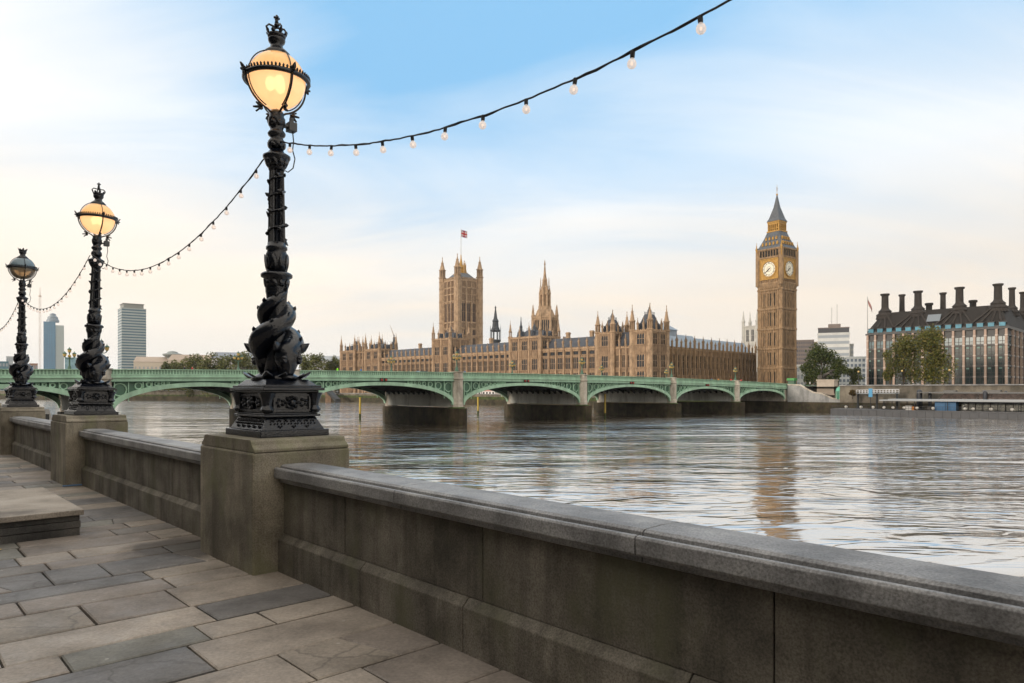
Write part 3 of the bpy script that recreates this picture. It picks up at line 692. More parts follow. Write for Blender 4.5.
lamp0 = make_lamp()
LAMP_Z = 1.20
def lamp_pos(k): return FW(A1-STEP*k, N_IRON, LAMP_Z)
lamp0.location = lamp_pos(0); lamp0['label'] = 'large nearest street lamp with glowing globe and two entwined fish'
lamp1 = dup(lamp0, lamp_pos(1), label='lit street lamp in the middle, second from the front, over the lichened plinth', tilt=(R(-1.7), 0), scale=(1, 1, 1.012))
lamp2 = dup(lamp0, lamp_pos(2), label='unlit street lamp at the left edge with bluish globe and broken crown', tilt=(R(-.6), 0), scale=(1, 1, 1.035))
for c_ in kids(lamp2):
    nm = c_.name.split('.')[0]
    if nm == 'upper_globe': c_.data = c_.data.copy(); c_.data.materials[0] = G_up_off
    if nm == 'lower_globe': c_.data = c_.data.copy(); c_.data.materials[0] = G_lo_off
    if nm == 'bulb': c_.data = c_.data.copy(); c_.data.materials[0] = M_bulb_off
    for g_ in kids(c_):
        if g_.name.startswith('orb_and_cross'): bpy.data.objects.remove(g_)
dup(lamp0, lamp_pos(3), label='street lamp past the left edge holding the last light string')
dup(lamp0, lamp_pos(-1), label='street lamp beside the viewer holding the nearest light string')

# ---- strings of bulbs between the lamps
M_cable = mat('black_rubber_cable', (0.012, 0.013, 0.016), 0.55)
def bulb_glass():
    m = glass_globe('faintly_lit_bulb_glass', (0.9, 0.84, 0.78), ((1.0, 0.88, 0.82), 0.20), 0.5); return m
M_sbulb = bulb_glass(); M_fil = emit('glowing_filament', (1.0, 0.74, 0.58), 1.5)
bm_ = MB(); bm_.smooth = True
bm_.lathe([(.011, -.040), (.014, -.047), (.025, -.058), (.0295, -.074), (.027, -.090), (.017, -.101), (.004, -.105)], 14); proto_bulb = bm_.build('bulb', M_sbulb)
bm_ = MB(); bm_.lathe([(.010, .004), (.015, -.002), (.015, -.032), (.013, -.041)], 10); proto_socket = bm_.build('socket', M_cable)
bm_ = MB(); bm_.smooth = True; bm_.sphere((0,0,-.074), (.008,.008,.011), 8, 6); proto_fil = bm_.build('filament', M_fil)
def light_string(k0, k1, label, sag, first):
    p0, p1 = lamp_pos(k0), lamp_pos(k1); d = (p1-p0).normalized()
    p0 = p0+d*.09+Vector((0,0,2.93)); p1 = p1-d*.09+Vector((0,0,2.93))
    t = thing('light_string', label, 'string lights', p0, 0, 'bulb strings hung between the lamps')
    rg = random.Random(k0+5)
    def pt(q): return (p1-p0)*q+Vector((0,0,-4*sag*q*(1-q)))
    nseg = 120; cpts = [pt(i/nseg)+Vector((rg.uniform(-.002,.002), rg.uniform(-.002,.002), rg.uniform(-.003,.003))) for i in range(nseg+1)]
    b_ = MB(); b_.smooth = True; b_.tube(cpts, .0066, 6)
    c2 = [c+Vector((.007*math.cos(i*.8), .007*math.sin(i*.8), .007*math.sin(i*.5+1))) for i, c in enumerate(cpts)]
    b_.tube(c2, .0034, 5)
    b_.build('cable', M_cable, t)
    for i in range(1, 19):
        q = i/18.5
        if q > 0.985: continue
        rz = rg.uniform(0, 6)
        s_ = put(proto_socket, t, pt(q), rz); s_.scale = (.88,)*3; s_.rotation_euler = (rg.uniform(-.12,.12), rg.uniform(-.12,.12), rz)
        bu = put(proto_bulb, s_); put(proto_fil, bu)
light_string(-1, 0, 'nearest string of bulbs rising from the big lamp to the top edge', .66, True)
light_string(0, 1, 'string of bulbs sagging between the big lamp and the second lamp', .70, False)
light_string(1, 2, 'short string of bulbs between the second lamp and the unlit third lamp', .62, False)
light_string(2, 3, 'last string of bulbs left of the unlit third lamp', .62, False)
for o in (proto_bulb, proto_socket, proto_fil): bpy.data.objects.remove(o)

# ---- the long riverside building behind the walkway (shades it from the morning sun)
t = thing('riverside_building', 'long stone office building facing the river behind the walkway', 'building', FW(-30, -24), RZ_F)
b_ = MB(); b_.box(-90, 95, -20, 0, -0.2, 27); b_.box(-90.5, 95.5, -20.5, .5, 20, 20.7); b_.build('wall', mat('soot_grey_stone', (0.16, 0.145, 0.12), 0.9, var=0.25, vscale=0.3), t)
b_ = MB(); b_.prism([(.3, 27.003), (-20.3, 27.003), (-15, 33), (-5, 33)], 'x', -90.3, 95.3); b_.build('roof', M_slate, t)
b_ = MB()
for i in range(36):
    for j in range(5): b_.box(-88+i*5.1, -86+i*5.1, .02, .12, 2+j*3.7, 4.4+j*3.7)
o = b_.build('window', M_glass, t); o['kind'] = 'stuff'
# ================================================================== far bank, frames
def frame(o, rz): return Matrix.Translation(Vector(o)) @ Matrix.Rotation(rz, 4, 'Z')
E2 = Vector((0.704, 0.710, 0)).normalized(); E1 = Vector((-0.710, 0.704, 0)).normalized()
RZ_P = math.atan2(E2.y, E2.x)
Q0 = Vector((57.4, 285, 0))
def PW(x, y, z=0): v = Q0+E2*x+E1*y; return Vector((v.x, v.y, z))
def py_at(pxx, xl):                      # y along the river front whose point at depth-offset xl shows at column pxx
    r = (pxx-512)/F_PX; o = Q0+E2*xl
    return (o.x-r*o.y)/(r*E1.y-E1.x)
BR0 = Vector((88.5, 227, 0)); BDIR = Vector((0.753, 0.658, 0)).normalized(); RZ_B = math.atan2(BDIR.y, BDIR.x); BN = Vector((-BDIR.y, BDIR.x, 0))
def BW(s, n, z=0): v = BR0-BDIR*s+BN*n; return Vector((v.x, v.y, z))
def ztop(s): return 5.22-1.35*((s-118)/113.0)**2     # top of the bridge parapet
GZ_ = 2.7
# land
M_ground = mat('far_bank_ground', (0.11, 0.105, 0.09), 0.95, var=0.2, vscale=0.05)
SW0 = BW(-1, 0)                          # where the stair wall meets the bridge
def RWt(tt, z=0, inl=0): v = SW0-E1*tt+E2*inl; return Vector((v.x, v.y, z))
sheet('far_bank', [RWt(500,0,.5), RWt(-0.5,0,.5), BW(-1.5, 13), BW(-1.5, 27), PW(1, -36), PW(1, 238), PW(300, 238), PW(1900, 1200), PW(2300, -700)], GZ_, M_ground)
left_bank = [PW(-4, 236), Vector((-170, 464, 0)), Vector((-235, 474, 0)), Vector((-330, 505, 0)), Vector((-520, 640, 0)), Vector((-900, 1000, 0)), Vector((-1900, 2000, 0))]
sheet('embankment_ground', left_bank+[Vector((-1500, 3200, 0)), PW(1900, 1200), PW(250, 238.5)], 0.5, M_ground)
# the near bank seen beyond the bridge: wall and shore under the last arch
# river walls
def wall_run(name, label, pts, z0, zc, ztop_, th=0.8, weed=None, group='river walls of the far bank'):
    t = thing(name, label, 'wall', (0,0,0), 0, group)
    def strip(nm, zA, zB, off, thick, m):
        b_ = MB()
        for p, q in zip(pts, pts[1:]):
            d = (q-p).normalized(); nn = Vector((d.y, -d.x, 0))
            a0, a1 = p-nn*off, q-nn*off; c0, c1 = a0+nn*thick, a1+nn*thick
            b_.add([(a0.x,a0.y,zA),(a1.x,a1.y,zA),(c1.x,c1.y,zA),(c0.x,c0.y,zA),(a0.x,a0.y,zB),(a1.x,a1.y,zB),(c1.x,c1.y,zB),(c0.x,c0.y,zB)],
                   [(0,3,2,1),(4,5,6,7),(0,1,5,4),(1,2,6,5),(2,3,7,6),(3,0,4,7)])
        return b_.build(nm, m, t)
    strip('foot', z0, zc, -.15, th, M_tide); 
    if weed: strip('weed_band', zc+.003, weed, -.12, th, M_moss)
    strip('upper_wall', (weed or zc)+.003, ztop_-.3, 0, th, M_wall_stone)
    strip('coping', ztop_-.297, ztop_, -.15, th+.3, M_pale_stone)
    return t

# ================================================================== the bridge
PIERS = [28.7, 60.2, 95.2, 131.8, 166.3, 194.5]; ENDS = [0.0]+PIERS+[215.5]; BW_ = 26.0
Z_SPR = -1.35
t = thing('arch_bridge', 'green painted iron bridge of seven low arches crossing the river', 'bridge', BR0, RZ_B)
bridge = t
def sloped(b_, s0, s1, y0, y1, d0, d1, n=None):      # band that follows the hump, between ztop-d0 and ztop-d1
    n = n or max(1, int((s1-s0)/4))
    for i in range(n):
        a0 = s0+(s1-s0)*i/n; a1 = s0+(s1-s0)*(i+1)/n
        b_.add([(-a0,y0,ztop(a0)-d1),(-a1,y0,ztop(a1)-d1),(-a1,y1,ztop(a1)-d1),(-a0,y1,ztop(a0)-d1),(-a0,y0,ztop(a0)-d0),(-a1,y0,ztop(a1)-d0),(-a1,y1,ztop(a1)-d0),(-a0,y1,ztop(a0)-d0)],
               [(0,1,2,3),(4,7,6,5),(0,4,5,1),(3,2,6,7)]+([(0,3,7,4)] if i == 0 else [])+([(1,5,6,2)] if i == n-1 else []))
b_ = MB(); sloped(b_, -40, 222, .45, BW_-.45, 1.15, 1.95); b_.build('deck', mat('bridge_road', (0.09, 0.088, 0.085), 0.9), t)
for (ya, yb, sg) in ((0, .3, -1), (BW_-.3, BW_, 1)):
    b_ = MB()
    sloped(b_, -25, 222, ya-.12 if sg < 0 else ya-.02, yb+.02 if sg < 0 else yb+.12, 0, .12)
    sloped(b_, -25, 222, ya-.05 if sg < 0 else ya, yb if sg < 0 else yb+.05, .72, .86)
    s_ = -24.5
    while s_ < 221.5:
        z = ztop(s_); b_.box(-s_-.10, -s_+.10, ya+.06, yb-.06, z-.725, z-.115)
        s_ += 0.42
    par = b_.build('parapet', M_green, t)
    b_ = MB(); sloped(b_, -25, 222, ya+.12, yb-.12, .121, .719); b_.build('parapet_backing', M_green_mid, par)
    b_ = MB()
    sloped(b_, -25, 222, ya-.02, yb+.02, .863, 1.12)
    sloped(b_, -25, 222, ya-.22 if sg < 0 else ya, yb if sg < 0 else yb+.22, 1.123, 1.24)
    sloped(b_, -25, 222, ya-.02, yb+.02, 1.243, 1.75)
    b_.build('cornice', M_green, t)
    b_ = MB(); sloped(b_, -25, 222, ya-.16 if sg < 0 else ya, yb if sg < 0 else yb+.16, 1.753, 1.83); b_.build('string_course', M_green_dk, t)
def arch_z(s, s0, s1, up=0.0, spr=Z_SPR):
    m_ = (s0+s1)/2; hw = (s1-s0)/2; rise = ztop(m_)-1.98-.62-spr
    u = max(-1, min(1, (s-m_)/hw)); return spr+rise*math.sqrt(max(0, 1-u*u))**1.0+up
for i in range(len(ENDS)-1):
    s0 = ENDS[i]+(1.5 if i else 0.3); s1 = ENDS[i+1]-1.5 if i < 6 else ENDS[i+1]-.3
    n = 40; us = [-math.cos(math.pi*k/n) for k in range(n+1)]
    ss = [(s0+s1)/2+u*(s1-s0)/2 for u in us]
    def rib(y0, y1, th_crown, th_spr, b_, spr=Z_SPR):
        vs = []; fs = []
        m_ = (s0+s1)/2; hw = (s1-s0)/2
        for u in us:
            s = m_+u*hw; z = arch_z(s, s0, s1, 0, spr); tt = th_crown+(th_spr-th_crown)*u*u
            # outward offset along the ellipse normal
            rise = ztop(m_)-2.6-Z_SPR; nx = u/hw*rise; nz = math.sqrt(max(1e-4, 1-u*u)); ln = math.hypot(nx, nz)
            so, zo = s+nx/ln*tt, min(z+nz/ln*tt, ztop(s)-1.84); so = min(max(so, s0-.05-tt*.2), s1+.05+tt*.2)
            for (a, b, yy) in ((s, z, y0), (s, z, y1), (so, zo, y0), (so, zo, y1)): vs.append((-a, yy, b))
        for k in range(n):
            a = k*4; b = a+4
            fs += [(a, b, b+1, a+1), (a+2, a+3, b+3, b+2), (a, a+2, b+2, b), (a+1, b+1, b+3, a+3)]
        fs += [(0, 1, 3, 2), (n*4, n*4+2, n*4+3, n*4+1)]
        b_.add(vs, fs)
    b_ = MB(); rib(BW_-.5, BW_+.15, .62, .75, b_); ar_far = b_.build('arch', M_green, t)
    b_ = MB(); rib(-.15, .5, .62, .75, b_); ar = b_.build('arch', M_green, t)
    for k in range(1, 13): b_ = MB(); rib(k*2-.18, k*2+.18, .75, .8, b_, 0.7); b_.build('inner_rib', M_under, ar)
    b_ = MB()
    for k in range(1, 16):                 # cross bracing between the ribs
        s = s0+(s1-s0)*k/16; z = arch_z(s, s0, s1, 0, .7); b_.box(-s-.12, -s+.12, .6, BW_-.6, z+.15, z+.55)
    b_.build('cross_bracing', M_under, ar)
    # spandrel: dark backing set back, openwork rings and bars in front
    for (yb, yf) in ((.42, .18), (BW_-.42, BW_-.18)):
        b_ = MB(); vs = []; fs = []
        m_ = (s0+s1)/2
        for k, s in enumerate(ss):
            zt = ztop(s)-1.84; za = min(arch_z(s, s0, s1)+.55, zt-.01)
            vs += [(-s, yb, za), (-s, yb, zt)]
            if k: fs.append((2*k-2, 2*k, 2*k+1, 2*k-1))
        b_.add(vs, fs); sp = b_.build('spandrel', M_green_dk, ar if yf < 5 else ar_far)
        for sg in (-1, 1):
            b_ = MB()
            sx = s0 if sg < 0 else s1; q = 0.75
            while q < (s1-s0)*.34:
                s = sx-sg*q; zt = ztop(s)-1.86; zb = arch_z(s, s0, s1)+.62
                hgt = zt-zb
                if hgt < .35: break
                r_ = min(hgt*.48, 1.1)
                zc_ = zt-r_
                ring = [(-s+r_*.82*math.cos(u), (yf+yb)/2, zc_+r_*.82*math.sin(u)) for u in [v*math.pi/7 for v in range(15)]]
                b_.tube(ring, .11, 5, cap=False)
                b_.box(-s-.06, -s+.06, yf-.08, yf+.08, zb-.3, zb+max(.02, hgt-2*r_))
                b_.box(-s+sg*r_*1.02-.06, -s+sg*r_*1.02+.06, yf-.1, yf+.1, zb-.5, zt)
                q += 2*r_+.25
            b_.box(-sx-.10 if sg < 0 else -sx, -sx if sg < 0 else -sx+.10, yf-.2, yf+.2, Z_SPR+.3, ztop(sx)-1.85)
            b_.build('openwork', M_green, sp)
    # navigation lights over the crown
    m_ = (s0+s1)/2; z = ztop(m_)-1.62
    for k in (-1, 1) if 1 <= i <= 4 else ():
        b_ = MB(); b_.smooth = True
        cx_ = -m_+k*.45
        b_.M = Matrix.Translation((cx_, -.28, z)) @ Matrix.Rotation(R(90), 4, 'X'); b_.lathe([(.18, -.1), (.22, 0.0), (.20, .16), (.06, .18)], 14)
        b_.M = Matrix(); b_.smooth = False; b_.mi = 1; b_.box(cx_-.32, cx_+.32, -.27, -.13, z-.32, z+.32)
        b_.build('navigation_light', [mat('red_lens', (0.32, 0.035, 0.02), 0.4), M_under], t)
for s in PIERS:
    b_ = MB(); b_.lathe([(1.42, -2.4), (1.42, -1.0), (1.3, -.9), (1.3, ztop(s)-1.5), (1.48, ztop(s)-1.4), (1.48, ztop(s)-1.15), (1.3, ztop(s)-1.1), (1.3, ztop(s)-.1), (1.5, ztop(s)), (1.5, ztop(s)+.14)], 8, -s, .55, R(22.5))
    pr = b_.build('pier', M_pier, t); b_ = MB()
    b_.lathe([(1.42, -2.4), (1.42, -1.0), (1.3, -.9), (1.3, ztop(s)-1.5), (1.48, ztop(s)-1.4), (1.48, ztop(s)-1.15), (1.3, ztop(s)-1.1), (1.3, ztop(s)-.1), (1.5, ztop(s)), (1.5, ztop(s)+.14)], 8, -s, BW_-.55, R(22.5))
    b_.build('pier', M_pier, t)
    b_ = MB(); b_.box(-s-1.25, -s+1.25, 1.2, BW_-1.2, -1.75, 2.6); b_.build('pier_wall', M_pale_pier, pr)
    b_ = MB()
    b_.prism([(-s-1.75, 0.6), (-s-1.0, -1.6), (-s, -2.6), (-s+1.0, -1.6), (-s+1.75, .6), (-s+1.75, BW_-.6), (-s+1.0, BW_+1.6), (-s, BW_+2.6), (-s-1.0, BW_+1.6), (-s-1.75, BW_-.6)], 'z', -8, -2.0)
    b_.build('cutwater', M_tide, pr)
    b_ = MB(); b_.lathe([(1.9, -2.0), (1.75, -1.9), (1.5, -1.75)], 8, -s, .55, R(22.5)); b_.build('weed', M_moss, pr)
b_ = MB(); b_.box(.02, 30, .32, BW_-.32, -2.0, 1.75); ab_ = b_.build('abutment', M_pier, t)
b_ = MB(); b_.box(-.6, 30, -.1, BW_+.1, -8, -2.003); b_.build('abutment_foot', M_tide, ab_)
b_ = MB(); b_.box(-222, -215.3, .32, BW_-.32, -8, 1.9); b_.build('abutment', M_wall_stone, t)

# triple lanterns on the bridge
M_lamp_glass = mat('lantern_glass', (0.50, 0.36, 0.13), 0.35); M_lgreen = mat('lamp_green_paint', (0.06, 0.13, 0.09), 0.6); M_lgold = mat('lamp_gilding', (0.55, 0.36, 0.08), 0.45)
t = thing('bridge_lamp', 'x', 'street lamp', (0,0,0), RZ_B, 'triple lantern lamps on the green bridge')
b_ = MB(); b_.smooth = True
b_.lathe([(.42, 0), (.42, .25), (.3, .35), (.26, .8), (.18, .95), (.13, 1.1), (.11, 2.2), (.15, 2.25), (.1, 2.35), (.08, 3.2)], 8)
for k in (-1, 1): b_.tube([(0,0,2.2), (k*.35,0,2.15), (k*.62,0,2.3), (k*.70,0,2.5)], .06, 6)
post = b_.build('post', M_lgreen, t)
for (dx, dz) in ((-.7, 2.5), (.7, 2.5), (0, 3.2)):
    b_ = MB(); b_.smooth = False; b_.lathe([(.10, dz), (.24, dz+.12), (.30, dz+.52), (.12, dz+.66)], 8, dx, 0); lt = b_.build('lantern', M_lamp_glass, t)
    b_ = MB(); b_.lathe([(.34, dz+.50), (.34, dz+.56), (.16, dz+.74), (.05, dz+.80), (.04, dz+.98)], 8, dx, 0); b_.lathe([(.13, dz-.06), (.14, dz+.02), (.10, dz+.05)], 8, dx, 0); b_.build('lantern_cap', M_lgreen, lt)
b_ = MB(); b_.smooth = True; b_.sphere((0,0,2.62), (.26,.26,.26), 8, 6); b_.build('gilt_ornament', M_lgold, post)
bl0 = t
bl_lab = ['triple lantern lamp on the near parapet, nearest to the clock tower end', 'triple lantern lamp on the near parapet over the second pier from the clock tower',
          'triple lantern lamp on the near parapet in front of the twin pavilions', 'triple lantern lamp on the near parapet right of the square flag tower', 'triple lantern lamp of the bridge behind the large nearest street lamp', 'triple lantern lamp of the bridge behind the second street lamp']
for i, s in enumerate(PIERS):
    loc = BW(s, .55, ztop(s)+.143)
    if i == 0: bl0.location = loc; bl0['label'] = bl_lab[0]
    else: dup(bl0, loc, label=bl_lab[i])
bl_lab2 = ['triple lantern lamp on the far parapet, nearest to the clock tower', 'triple lantern lamp on the far parapet just left of the clock tower end lamps', 'triple lantern lamp on the far parapet, left of the twin pavilions', 'triple lantern lamp on the far parapet below the spire of the palace', 'triple lantern lamp on the far parapet near the small dark spire', 'triple lantern lamp on the far parapet in front of the low trees', 'triple lantern lamp on the far parapet before the blue glass tower']
for i, s in enumerate(PIERS):
    dup(bl0, BW(s, BW_-.55, ztop(s)+.143), label=[bl_lab2[0], bl_lab2[2], bl_lab2[3], bl_lab2[4], bl_lab2[5], bl_lab2[6]][i])

# ================================================================== gothic facade builder
def facade(b_, Lg, z0, z1, nb, rows, wf=.62, rec=.45, but=.72, butd=.55, mats=(0, 1), crenel=True, ribs=True, but_top=0.8, skip_ends=False):
    """stone skin on the plane y=0 facing -y, x from 0..Lg; returns the windows as (xc, zb, zt, w)"""
    bay = Lg/nb; wins = []
    for i in range(nb):
        x0 = i*bay; w_ = bay*wf; xa = x0+(bay-w_)/2; xb = xa+w_
        b_.mi = mats[0]
        b_.box(x0, xa, -rec, 0, z0, z1); b_.box(xb, x0+bay, -rec, 0, z0, z1)
        zc = z0
        for (zb, zt) in rows:
            b_.box(xa, xb, -rec, 0, zc, zb); wins.append(((xa+xb)/2, zb, zt, w_))
            zc = zt
        b_.box(xa, xb, -rec, 0, zc, z1)
        if ribs:
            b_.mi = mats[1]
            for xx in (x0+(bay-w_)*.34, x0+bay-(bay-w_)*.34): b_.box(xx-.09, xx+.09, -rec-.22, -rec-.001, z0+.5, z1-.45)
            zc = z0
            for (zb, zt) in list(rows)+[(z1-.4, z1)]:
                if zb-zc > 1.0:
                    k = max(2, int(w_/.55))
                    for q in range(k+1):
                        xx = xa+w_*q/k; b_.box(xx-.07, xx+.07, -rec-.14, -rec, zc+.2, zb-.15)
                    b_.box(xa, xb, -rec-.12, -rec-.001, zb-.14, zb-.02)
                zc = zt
    b_.mi = mats[0]
    for i in range(nb+1):
        if skip_ends and i in (0, nb): continue
        x0 = i*bay
        zm = z0+(z1-z0)*.55
        b_.box(x0-but/2, x0+but/2, -rec-butd, -rec-.0, z0, zm); b_.box(x0-but*.42, x0+but*.42, -rec-butd*.72, -rec, zm, z1+but_top)
    for (zb, zt) in rows:
        b_.box(.02, Lg-.02, -rec-.3, -rec-.003, zb-.32, zb-.16); b_.box(.02, Lg-.02, -rec-.22, -rec-.004, zt+.12, zt+.26)
    b_.box(-.05, Lg+.05, -rec-.38, -rec-.005, z1-.42, z1-.14)
    if crenel:
        k = int(Lg/.9)
        for q in range(k):
            xx = (q+.5)*Lg/k; b_.box(xx-.26, xx+.26, -rec, -rec+.3, z1, z1+.62)
        b_.box(0, Lg, -rec+.02, -rec+.26, z1-.001, z1+.25)
    return wins
_wc = {}
def window(parent, w_, h, loc, rz=0, nm=2, tr=1, name='window', stone=None, glass=None, arch=True):
    key = (round(w_, 2), round(h, 2), nm, tr, (stone or M_palace).name, (glass or M_glass).name)
    if key not in _wc:
        b_ = MB(); b_.box(-w_/2-.02, w_/2+.02, -.02, .06, 0-.02, h+.02)
        b_.mi = 1
        for k in range(1, nm+1):
            xx = -w_/2+w_*k/(nm+1); b_.box(xx-.07, xx+.07, -.22, -.02, 0, h)
        for k in range(1, tr+1):
            z = h*k/(tr+1); b_.box(-w_/2, w_/2, -.19, -.021, z-.08, z+.08)
        if arch:
            q = w_/(nm+1)
            for k in range(nm+1):
                xa = -w_/2+q*k
                for sg in (0, 1):
                    xs = xa if sg == 0 else xa+q
                    xe = xa+q/2
                    b_.prism([(xs, h-.9*q), (xs, h), (xe, h), (xs+(xe-xs)*.45, h-.25*q)], 'y', -.16, -.022)
        o = b_.build(name, [glass or M_glass, stone or M_palace], parent); o.location = loc; o.rotation_euler.z = rz; _wc[key] = o; return o
    return put(_wc[key], parent, loc, rz)
_pc = {}
def pinnacle(parent, loc, h, w_, m=None, name='pinnacle', shaft=.45):
    m = m or M_palace; key = (round(h, 2), round(w_, 2), m.name, shaft)
    if key not in _pc:
        b_ = MB(); a = w_/2; zs = h*shaft
        b_.lathe([(a*1.1, 0), (a*1.1, .2), (a, .25), (a, zs), (a*1.35, zs+.05), (a*1.35, zs+.25), (a*.95, zs+.3), (a*.5, zs+(h-zs)*.45), (a*.62, zs+(h-zs)*.5), (a*.42, zs+(h-zs)*.55), (a*.14, h*.93), (a*.36, h*.955), (a*.05, h)], 8, rot=R(22.5))
        for k in range(4):
            an = k*math.pi/2+R(45); b_.frustum(a*1.0*math.cos(an), a*1.0*math.sin(an), zs+.2, zs+.2+(h-zs)*.3, a*.22, a*.22, .02, .02)
        o = b_.build(name, m, parent); o.location = loc; _pc[key] = o; return o
    return put(_pc[key], parent, loc)
def turret(b_, x, y, r_, z0, z1, ztip, lantern=True, bands=None):
    """octagonal corner turret with an open lantern stage and a spirelet"""
    b_.lathe([(r_, z0), (r_, z1), (r_*1.22, z1+.2), (r_*1.22, z1+.7), (r_*.92, z1+.8)], 8, x, y, R(22.5))
    H = ztip-z1
    if lantern:
        for k in range(8):
            an = k*math.pi/4+R(22.5); b_.box(x+r_*.78*math.cos(an)-r_*.13, x+r_*.78*math.cos(an)+r_*.13, y+r_*.78*math.sin(an)-r_*.13, y+r_*.78*math.sin(an)+r_*.13, z1+.75, z1+H*.36)
    else: b_.lathe([(r_*.8, z1+.7), (r_*.8, z1+H*.36)], 8, x, y, R(22.5))
    b_.lathe([(r_*.85, z1+H*.34), (r_*1.12, z1+H*.37), (r_*1.12, z1+H*.40), (r_*.8, z1+H*.42), (r_*.62, z1+H*.55), (r_*.36, z1+H*.70), (r_*.5, z1+H*.72), (r_*.22, z1+H*.76), (r_*.07, z1+H*.93), (r_*.2, z1+H*.95), (r_*.03, ztip)], 8, x, y, R(22.5))
    for z in (bands or []): b_.lathe([(r_*1.1, z), (r_*1.14, z+.2), (r_*1.1, z+.45)], 8, x, y, R(22.5))
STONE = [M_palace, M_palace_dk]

# ================================================================== palace river range
PZ0, PZ1 = -1.2, 20.3
RIV = Matrix.Rotation(R(90), 4, 'Z')       # facade x -> palace y, facade -y -> palace... see fit()
def riv(x_off, y_off):                      # facade facing the river (-x of the palace frame); facade x runs along -y
    return Matrix.Translation((x_off, y_off, 0)) @ Matrix.Rotation(R(-90), 4, 'Z')
def nor(x_off, y_off): return Matrix.Translation((x_off, y_off, 0))     # facade facing -y
RZ_RIV = R(-90)
def fit_windows(parent, wins, M, rz, **kw):
    for (xc, zb, zt, w_) in wins:
        p = M @ Vector((xc, -.12, zb)); window(parent, w_, zt-zb, p, rz, **kw)

t = thing('palace_building', 'long honey coloured gothic palace range with buttresses and blue slate roofs along the river', 'palace', PW(0, 0), RZ_P)
def river_wing(ya, yb, nb, xo=0):
    Lg = yb-ya; b_ = MB(); b_.box(xo+.02, xo+12, ya, yb, PZ0, PZ1)
    b_.M = riv(xo, yb); wins = facade(b_, Lg, PZ0, PZ1, nb, [(1.2, 3.6), (5.6, 9.4), (11.2, 16.4), (17.5, 19.0)], wf=.64)
    wg = b_.build('wing', STONE, t)
    fit_windows(wg, [q for q in wins if 5 < q[1] < 17], riv(xo, yb), RZ_RIV)
    low = MB()
    for (xc, zb, zt, w_) in wins:
        if zb < 5 or zb > 17:
            low.M = riv(xo, yb); low.box(xc-w_/2, xc+w_/2, -.1, .05, zb, zt)
    o = low.build('small_window_row', M_glass, wg)
    b_ = MB(); b_.prism([(xo+.8, PZ1+.2), (xo+12, PZ1+.2), (xo+7.6, PZ1+5.4), (xo+6.2, PZ1+5.4)], 'y', ya+.02, yb-.02)
    rf = b_.build('roof', M_slate, wg)
    for i in range(nb+1):
        if nb < 6 and i in (0, nb): pass
        pinnacle(wg, (xo-1.0, ya+Lg*i/nb, PZ1+.8), 4.2, .95)
    for q in range(min(2, int(Lg/14))):
        b_ = MB(); yy = ya+8+q*14; b_.box(xo+6.2, xo+7.6, yy-.8, yy+.8, PZ1+3.5, PZ1+8.2); b_.box(xo+6.0, xo+7.8, yy-1, yy+1, PZ1+7.4, PZ1+7.8)
        b_.build('chimney', M_palace, rf)
    return wg
def pavilion(parent, ya, yb, xa, xb, z1, ztip, rows, nE=1, nN=1, name='pavilion_tower', r_=.95, mid=True, zroof=None, glassN=True):
    b_ = MB(); b_.box(xa+.02, xb-.02, ya+.02, yb-.02, PZ0, z1)
    Mr = riv(xa, yb); b_.M = Mr; wE = facade(b_, yb-ya, PZ0, z1, nE, rows, wf=.50 if nE > 1 else .42, butd=.5, skip_ends=True)
    Mn = nor(xa, ya); b_.M = Mn; wN = facade(b_, xb-xa, PZ0, z1, nN, rows, wf=.50, butd=.5, skip_ends=True)
    b_.M = Matrix(); b_.mi = 0
    for (x, y) in ((xa, ya), (xa, yb), (xb, ya), (xb, yb)):
        turret(b_, x, y, r_, PZ0, z1, ztip, bands=[rows[-1][0]-.8, rows[-2][1]+.4])
    pv = b_.build(name, STONE, parent)
    fit_windows(pv, [q for q in wE if q[1] > 4], Mr, RZ_RIV); fit_windows(pv, [q for q in wN if q[1] > 4], Mn, 0)
    b_ = MB(); cx_, cy_ = (xa+xb)/2, (ya+yb)/2; hx, hy = (xb-xa)/2-1.0, (yb-ya)/2-1.0
    zr = zroof or z1+(ztip-z1)*.62
    b_.frustum(cx_, cy_, z1-.2, zr, hx, hy, hx*.42, hy*.30)
    b_.lathe([(.75, zr), (.75, zr+1.2), (1.0, zr+1.3), (.55, zr+2.2), (.12, zr+3.2), (.05, zr+4.2)], 8, cx_, cy_)
    for k in range(7):
        q_ = hx*.42*(k/3-1); b_.box(cx_+q_-.09, cx_+q_+.09, cy_-hy*.30-.06, cy_-hy*.30+.06, zr, zr+1.1); b_.box(cx_+q_-.09, cx_+q_+.09, cy_+hy*.30-.06, cy_+hy*.30+.06, zr, zr+1.1)
    for sg in (-1, 1):
        for q_ in (-.45, .45): b_.prism([(cy_+q_*hy-.8, z1+.6), (cy_+q_*hy+.8, z1+.6), (cy_+q_*hy, z1+3.4)], 'x', *sorted((cx_+sg*hx*.55, cx_+sg*hx*1.0))); b_.prism([(cx_+q_*hx-.8, z1+.6), (cx_+q_*hx+.8, z1+.6), (cx_+q_*hx, z1+3.4)], 'y', *sorted((cy_+sg*hy*.5, cy_+sg*hy*1.0)))
    rf = b_.build('roof', M_slate, pv)
    for k in range(1, 3):
        pinnacle(pv, (xa-.3, ya+(yb-ya)*k/3, z1+.3), 5.2, .9); pinnacle(pv, (xa+(xb-xa)*k/3, ya-.3, z1+.3), 5.2, .9); pinnacle(pv, (xb+.3, ya+(yb-ya)*k/3, z1+.3), 5.2, .9)
    return pv
ROW3 = [(5.6, 9.4), (11.2, 16.4)]; ROW4 = [(5.6, 9.4), (11.2, 16.4), (20.6, 25.0)]
